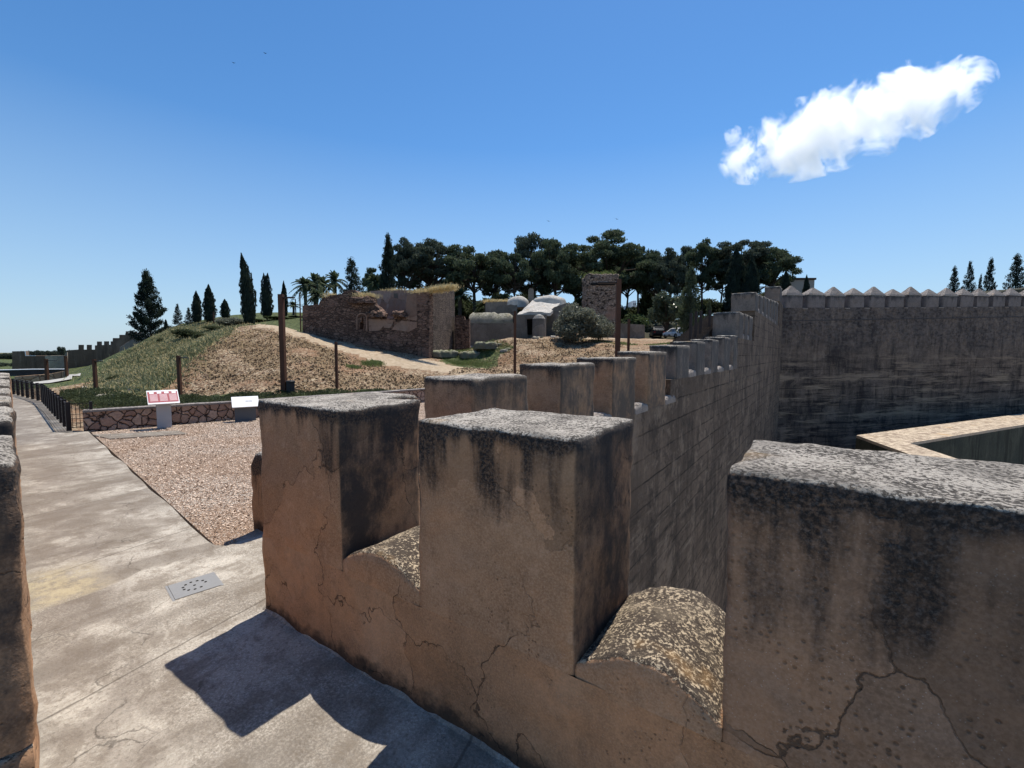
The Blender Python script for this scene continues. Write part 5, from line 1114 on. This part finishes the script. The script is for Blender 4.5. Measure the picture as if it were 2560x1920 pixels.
# far tree line on the plain
ftl=bush(9,2500,.07,m_pine,'far_tree',.3); ftl['category']='tree'; G='tree line on the plain'
for i in range(46):
    u=-40+i*8.2+random.uniform(-3,3); d=random.uniform(300,340); put(ftl,u,877-min(1,max(0,(u-25)/30))*9+random.uniform(-3,3),random.uniform(10,16),d,'dark tree in the distant line on the plain',G,'tree',basev=901)
put(ftl,152,855,9,290,'tallest lone tree rising over the distant tree line',None,'tree',basev=895)
for i in range(12): put(ftl,random.uniform(-10,40),905+random.uniform(-4,10),random.uniform(6,10),random.uniform(110,200),'scattered olive on the plain below the tree line','olives on the plain','tree',basev=918)
# distant buildings
b=MB(); p0=P(2000,735,84); BD=thing('building','plain tan building behind the first capped merlons','building',p0,YAW)
hb=P(2000,700,84)[2]-p0[2]; b.box((-2.2,0,-6),(2.6,6,hb)); b.build('walls',m_bldg,BD); b=MB(); b.box((-2.4,-.2,hb+.001),(2.8,6.2,hb+.35)); b.build('roof_edge',m_rust,BD)
for u0,u1,v0,v1,d,lab in ((1562,1573,765,790,150,'white building glimpsed left between the pine trunks'),(1582,1590,752,795,155,'white slab block glimpsed through the pines'),(1600,1609,768,795,150,'white house glimpsed right between the pine trunks'),(1133,1152,742,760,160,'white roofline glimpsed right of the ruined house')):
    p0=P((u0+u1)/2,v1,d); wd=(u1-u0)/FPX*d; hb=(v1-v0)/FPX*d; t=thing('distant_building',lab,'building',p0,YAW); b=MB(); b.box((-wd/2,0,-4),(wd/2,8,hb)); b.build('walls',m_whitebldg,t)
    b=MB()
    for r_ in range(3):
        for c_ in range(2): b.box((-wd/2+wd*(.15+.45*c_),-.05,hb*(.15+.28*r_)),(-wd/2+wd*(.38+.45*c_),.0,hb*(.3+.28*r_)))
    b.build('windows',m_glass,t)
# retaining wall + rail by the road
RT=thing('retaining_wall','low grey wall behind the thick lamp post beside the road','wall'); q_=[(1545,808),(1612,812),(1612,850),(1545,850)]; c_=P(1545,850,58); prism_wall(q_,c_,c_+np.append(dr_[:2],0),.5,'wall_face',m_bath,RT)
# birds
for u,v,l_ in ((662,133,'right hand small dark bird high in the left sky'),(583,157,'left hand small dark bird high in the left sky'),(1371,553,'tiny bird above the middle of the grove'),(1542,548,'tiny bird above the giant pine')):
    p_=P(u,v,70); b=MB(); b.add([(0,0,0),(.12,.05,.02),(.38,0,.12),(.12,-.06,.02),(-.12,.05,.02),(-.38,0,.12),(-.12,-.06,.02),(0,.14,0),(0,-.2,0),(0,0,-.04)],[(0,1,2,3),(0,6,5,4),(7,1,9),(7,9,4),(8,9,3),(8,6,9),(7,4,0,1),(8,3,0,6)])
    o=b.build('bird',m_hole); o.location=p_; o.rotation_euler=(0,.3,YAW); tag(o,l_,'bird')
# ================================================================= CLOUD (real volume high above the plain)
def cloud(name,lab,ua,va,ub,vb,d,hw,seed,dens):
    a=Vector(P(ua,va,d));c=Vector(P(ub,vb,d)); mid=(a+c)/2; ax=(c-a); L_=ax.length/2; ax.normalize(); fw=Vector(CF); up=ax.cross(fw).normalized()*-1; fw=up.cross(ax)*-1
    mt=Matrix((ax,up,ax.cross(up))).transposed().to_4x4(); mt.translation=mid
    me=bpy.data.meshes.new(name); bm=bmesh.new(); bmesh.ops.create_icosphere(bm,subdivisions=3,radius=1); bm.to_mesh(me); bm.free()
    o=link(name,me); o.matrix_world=mt@Matrix.Diagonal((L_*1.12,hw*1.35,hw*1.2,1))
    m_=bpy.data.materials.new(name+'_volume'); m_.use_nodes=True; t=m_.node_tree; t.nodes.clear(); N=t.nodes.new; L=t.links.new
    out=N('ShaderNodeOutputMaterial'); v=N('ShaderNodeVolumePrincipled'); tc=N('ShaderNodeTexCoord'); 
    v.inputs['Color'].default_value=(1,1,1,1); v.inputs['Anisotropy'].default_value=.6
    ln=N('ShaderNodeVectorMath'); ln.operation='LENGTH'; pw=N('ShaderNodeVectorMath'); pw.operation='ABSOLUTE'; L(tc.outputs['Object'],pw.inputs[0]); sx_=N('ShaderNodeSeparateXYZ'); L(pw.outputs[0],sx_.inputs[0]); px3=N('ShaderNodeMath'); px3.operation='POWER'; L(sx_.outputs[0],px3.inputs[0]); px3.inputs[1].default_value=2.2; cb=N('ShaderNodeCombineXYZ'); L(px3.outputs[0],cb.inputs[0]); L(sx_.outputs[1],cb.inputs[1]); L(sx_.outputs[2],cb.inputs[2]); L(cb.outputs[0],ln.inputs[0])
    mp=N('ShaderNodeMapping'); mp.inputs['Scale'].default_value=(L_/hw*1.0,1.,1.); mp.inputs['Location'].default_value=(seed,seed*2,0); L(tc.outputs['Object'],mp.inputs[0])
    n1=N('ShaderNodeTexNoise'); n1.inputs['Scale'].default_value=1.35; n1.inputs['Detail'].default_value=8; n1.inputs['Roughness'].default_value=.66; n1.inputs['Distortion'].default_value=.5; L(mp.outputs[0],n1.inputs[0])
    def mth(op,a_,b_): q=N('ShaderNodeMath'); q.operation=op; [L(x,q.inputs[i]) if isinstance(x,bpy.types.NodeSocket) else setattr(q.inputs[i],'default_value',x) for i,x in enumerate((a_,b_))]; return q.outputs[0]
    e=mth('SUBTRACT',1.0,ln.outputs['Value']); s=mth('ADD',mth('MULTIPLY',e,1.05),mth('MULTIPLY',mth('SUBTRACT',n1.outputs[0],.5),4.2)); s=mth('SUBTRACT',s,.36)
    mr=N('ShaderNodeMapRange'); mr.inputs[1].default_value=0; mr.inputs[2].default_value=.22; mr.inputs[3].default_value=0; mr.inputs[4].default_value=dens; L(s,mr.inputs[0]); L(mr.outputs[0],v.inputs['Density']); L(v.outputs[0],out.inputs['Volume'])
    me.materials.append(m_); return tag(o,lab,'cloud')
cloud('cloud','large elongated white cloud tilted across the upper right sky',1830,410,2450,198,700,50,5.3,.045)
cloud('cloud','tiny wisp of cloud at the lower left end of the large one',1812,350,1852,335,700,13,9.1,.03)
sc.cycles.volume_step_rate=1.0; sc.cycles.volume_max_steps=96
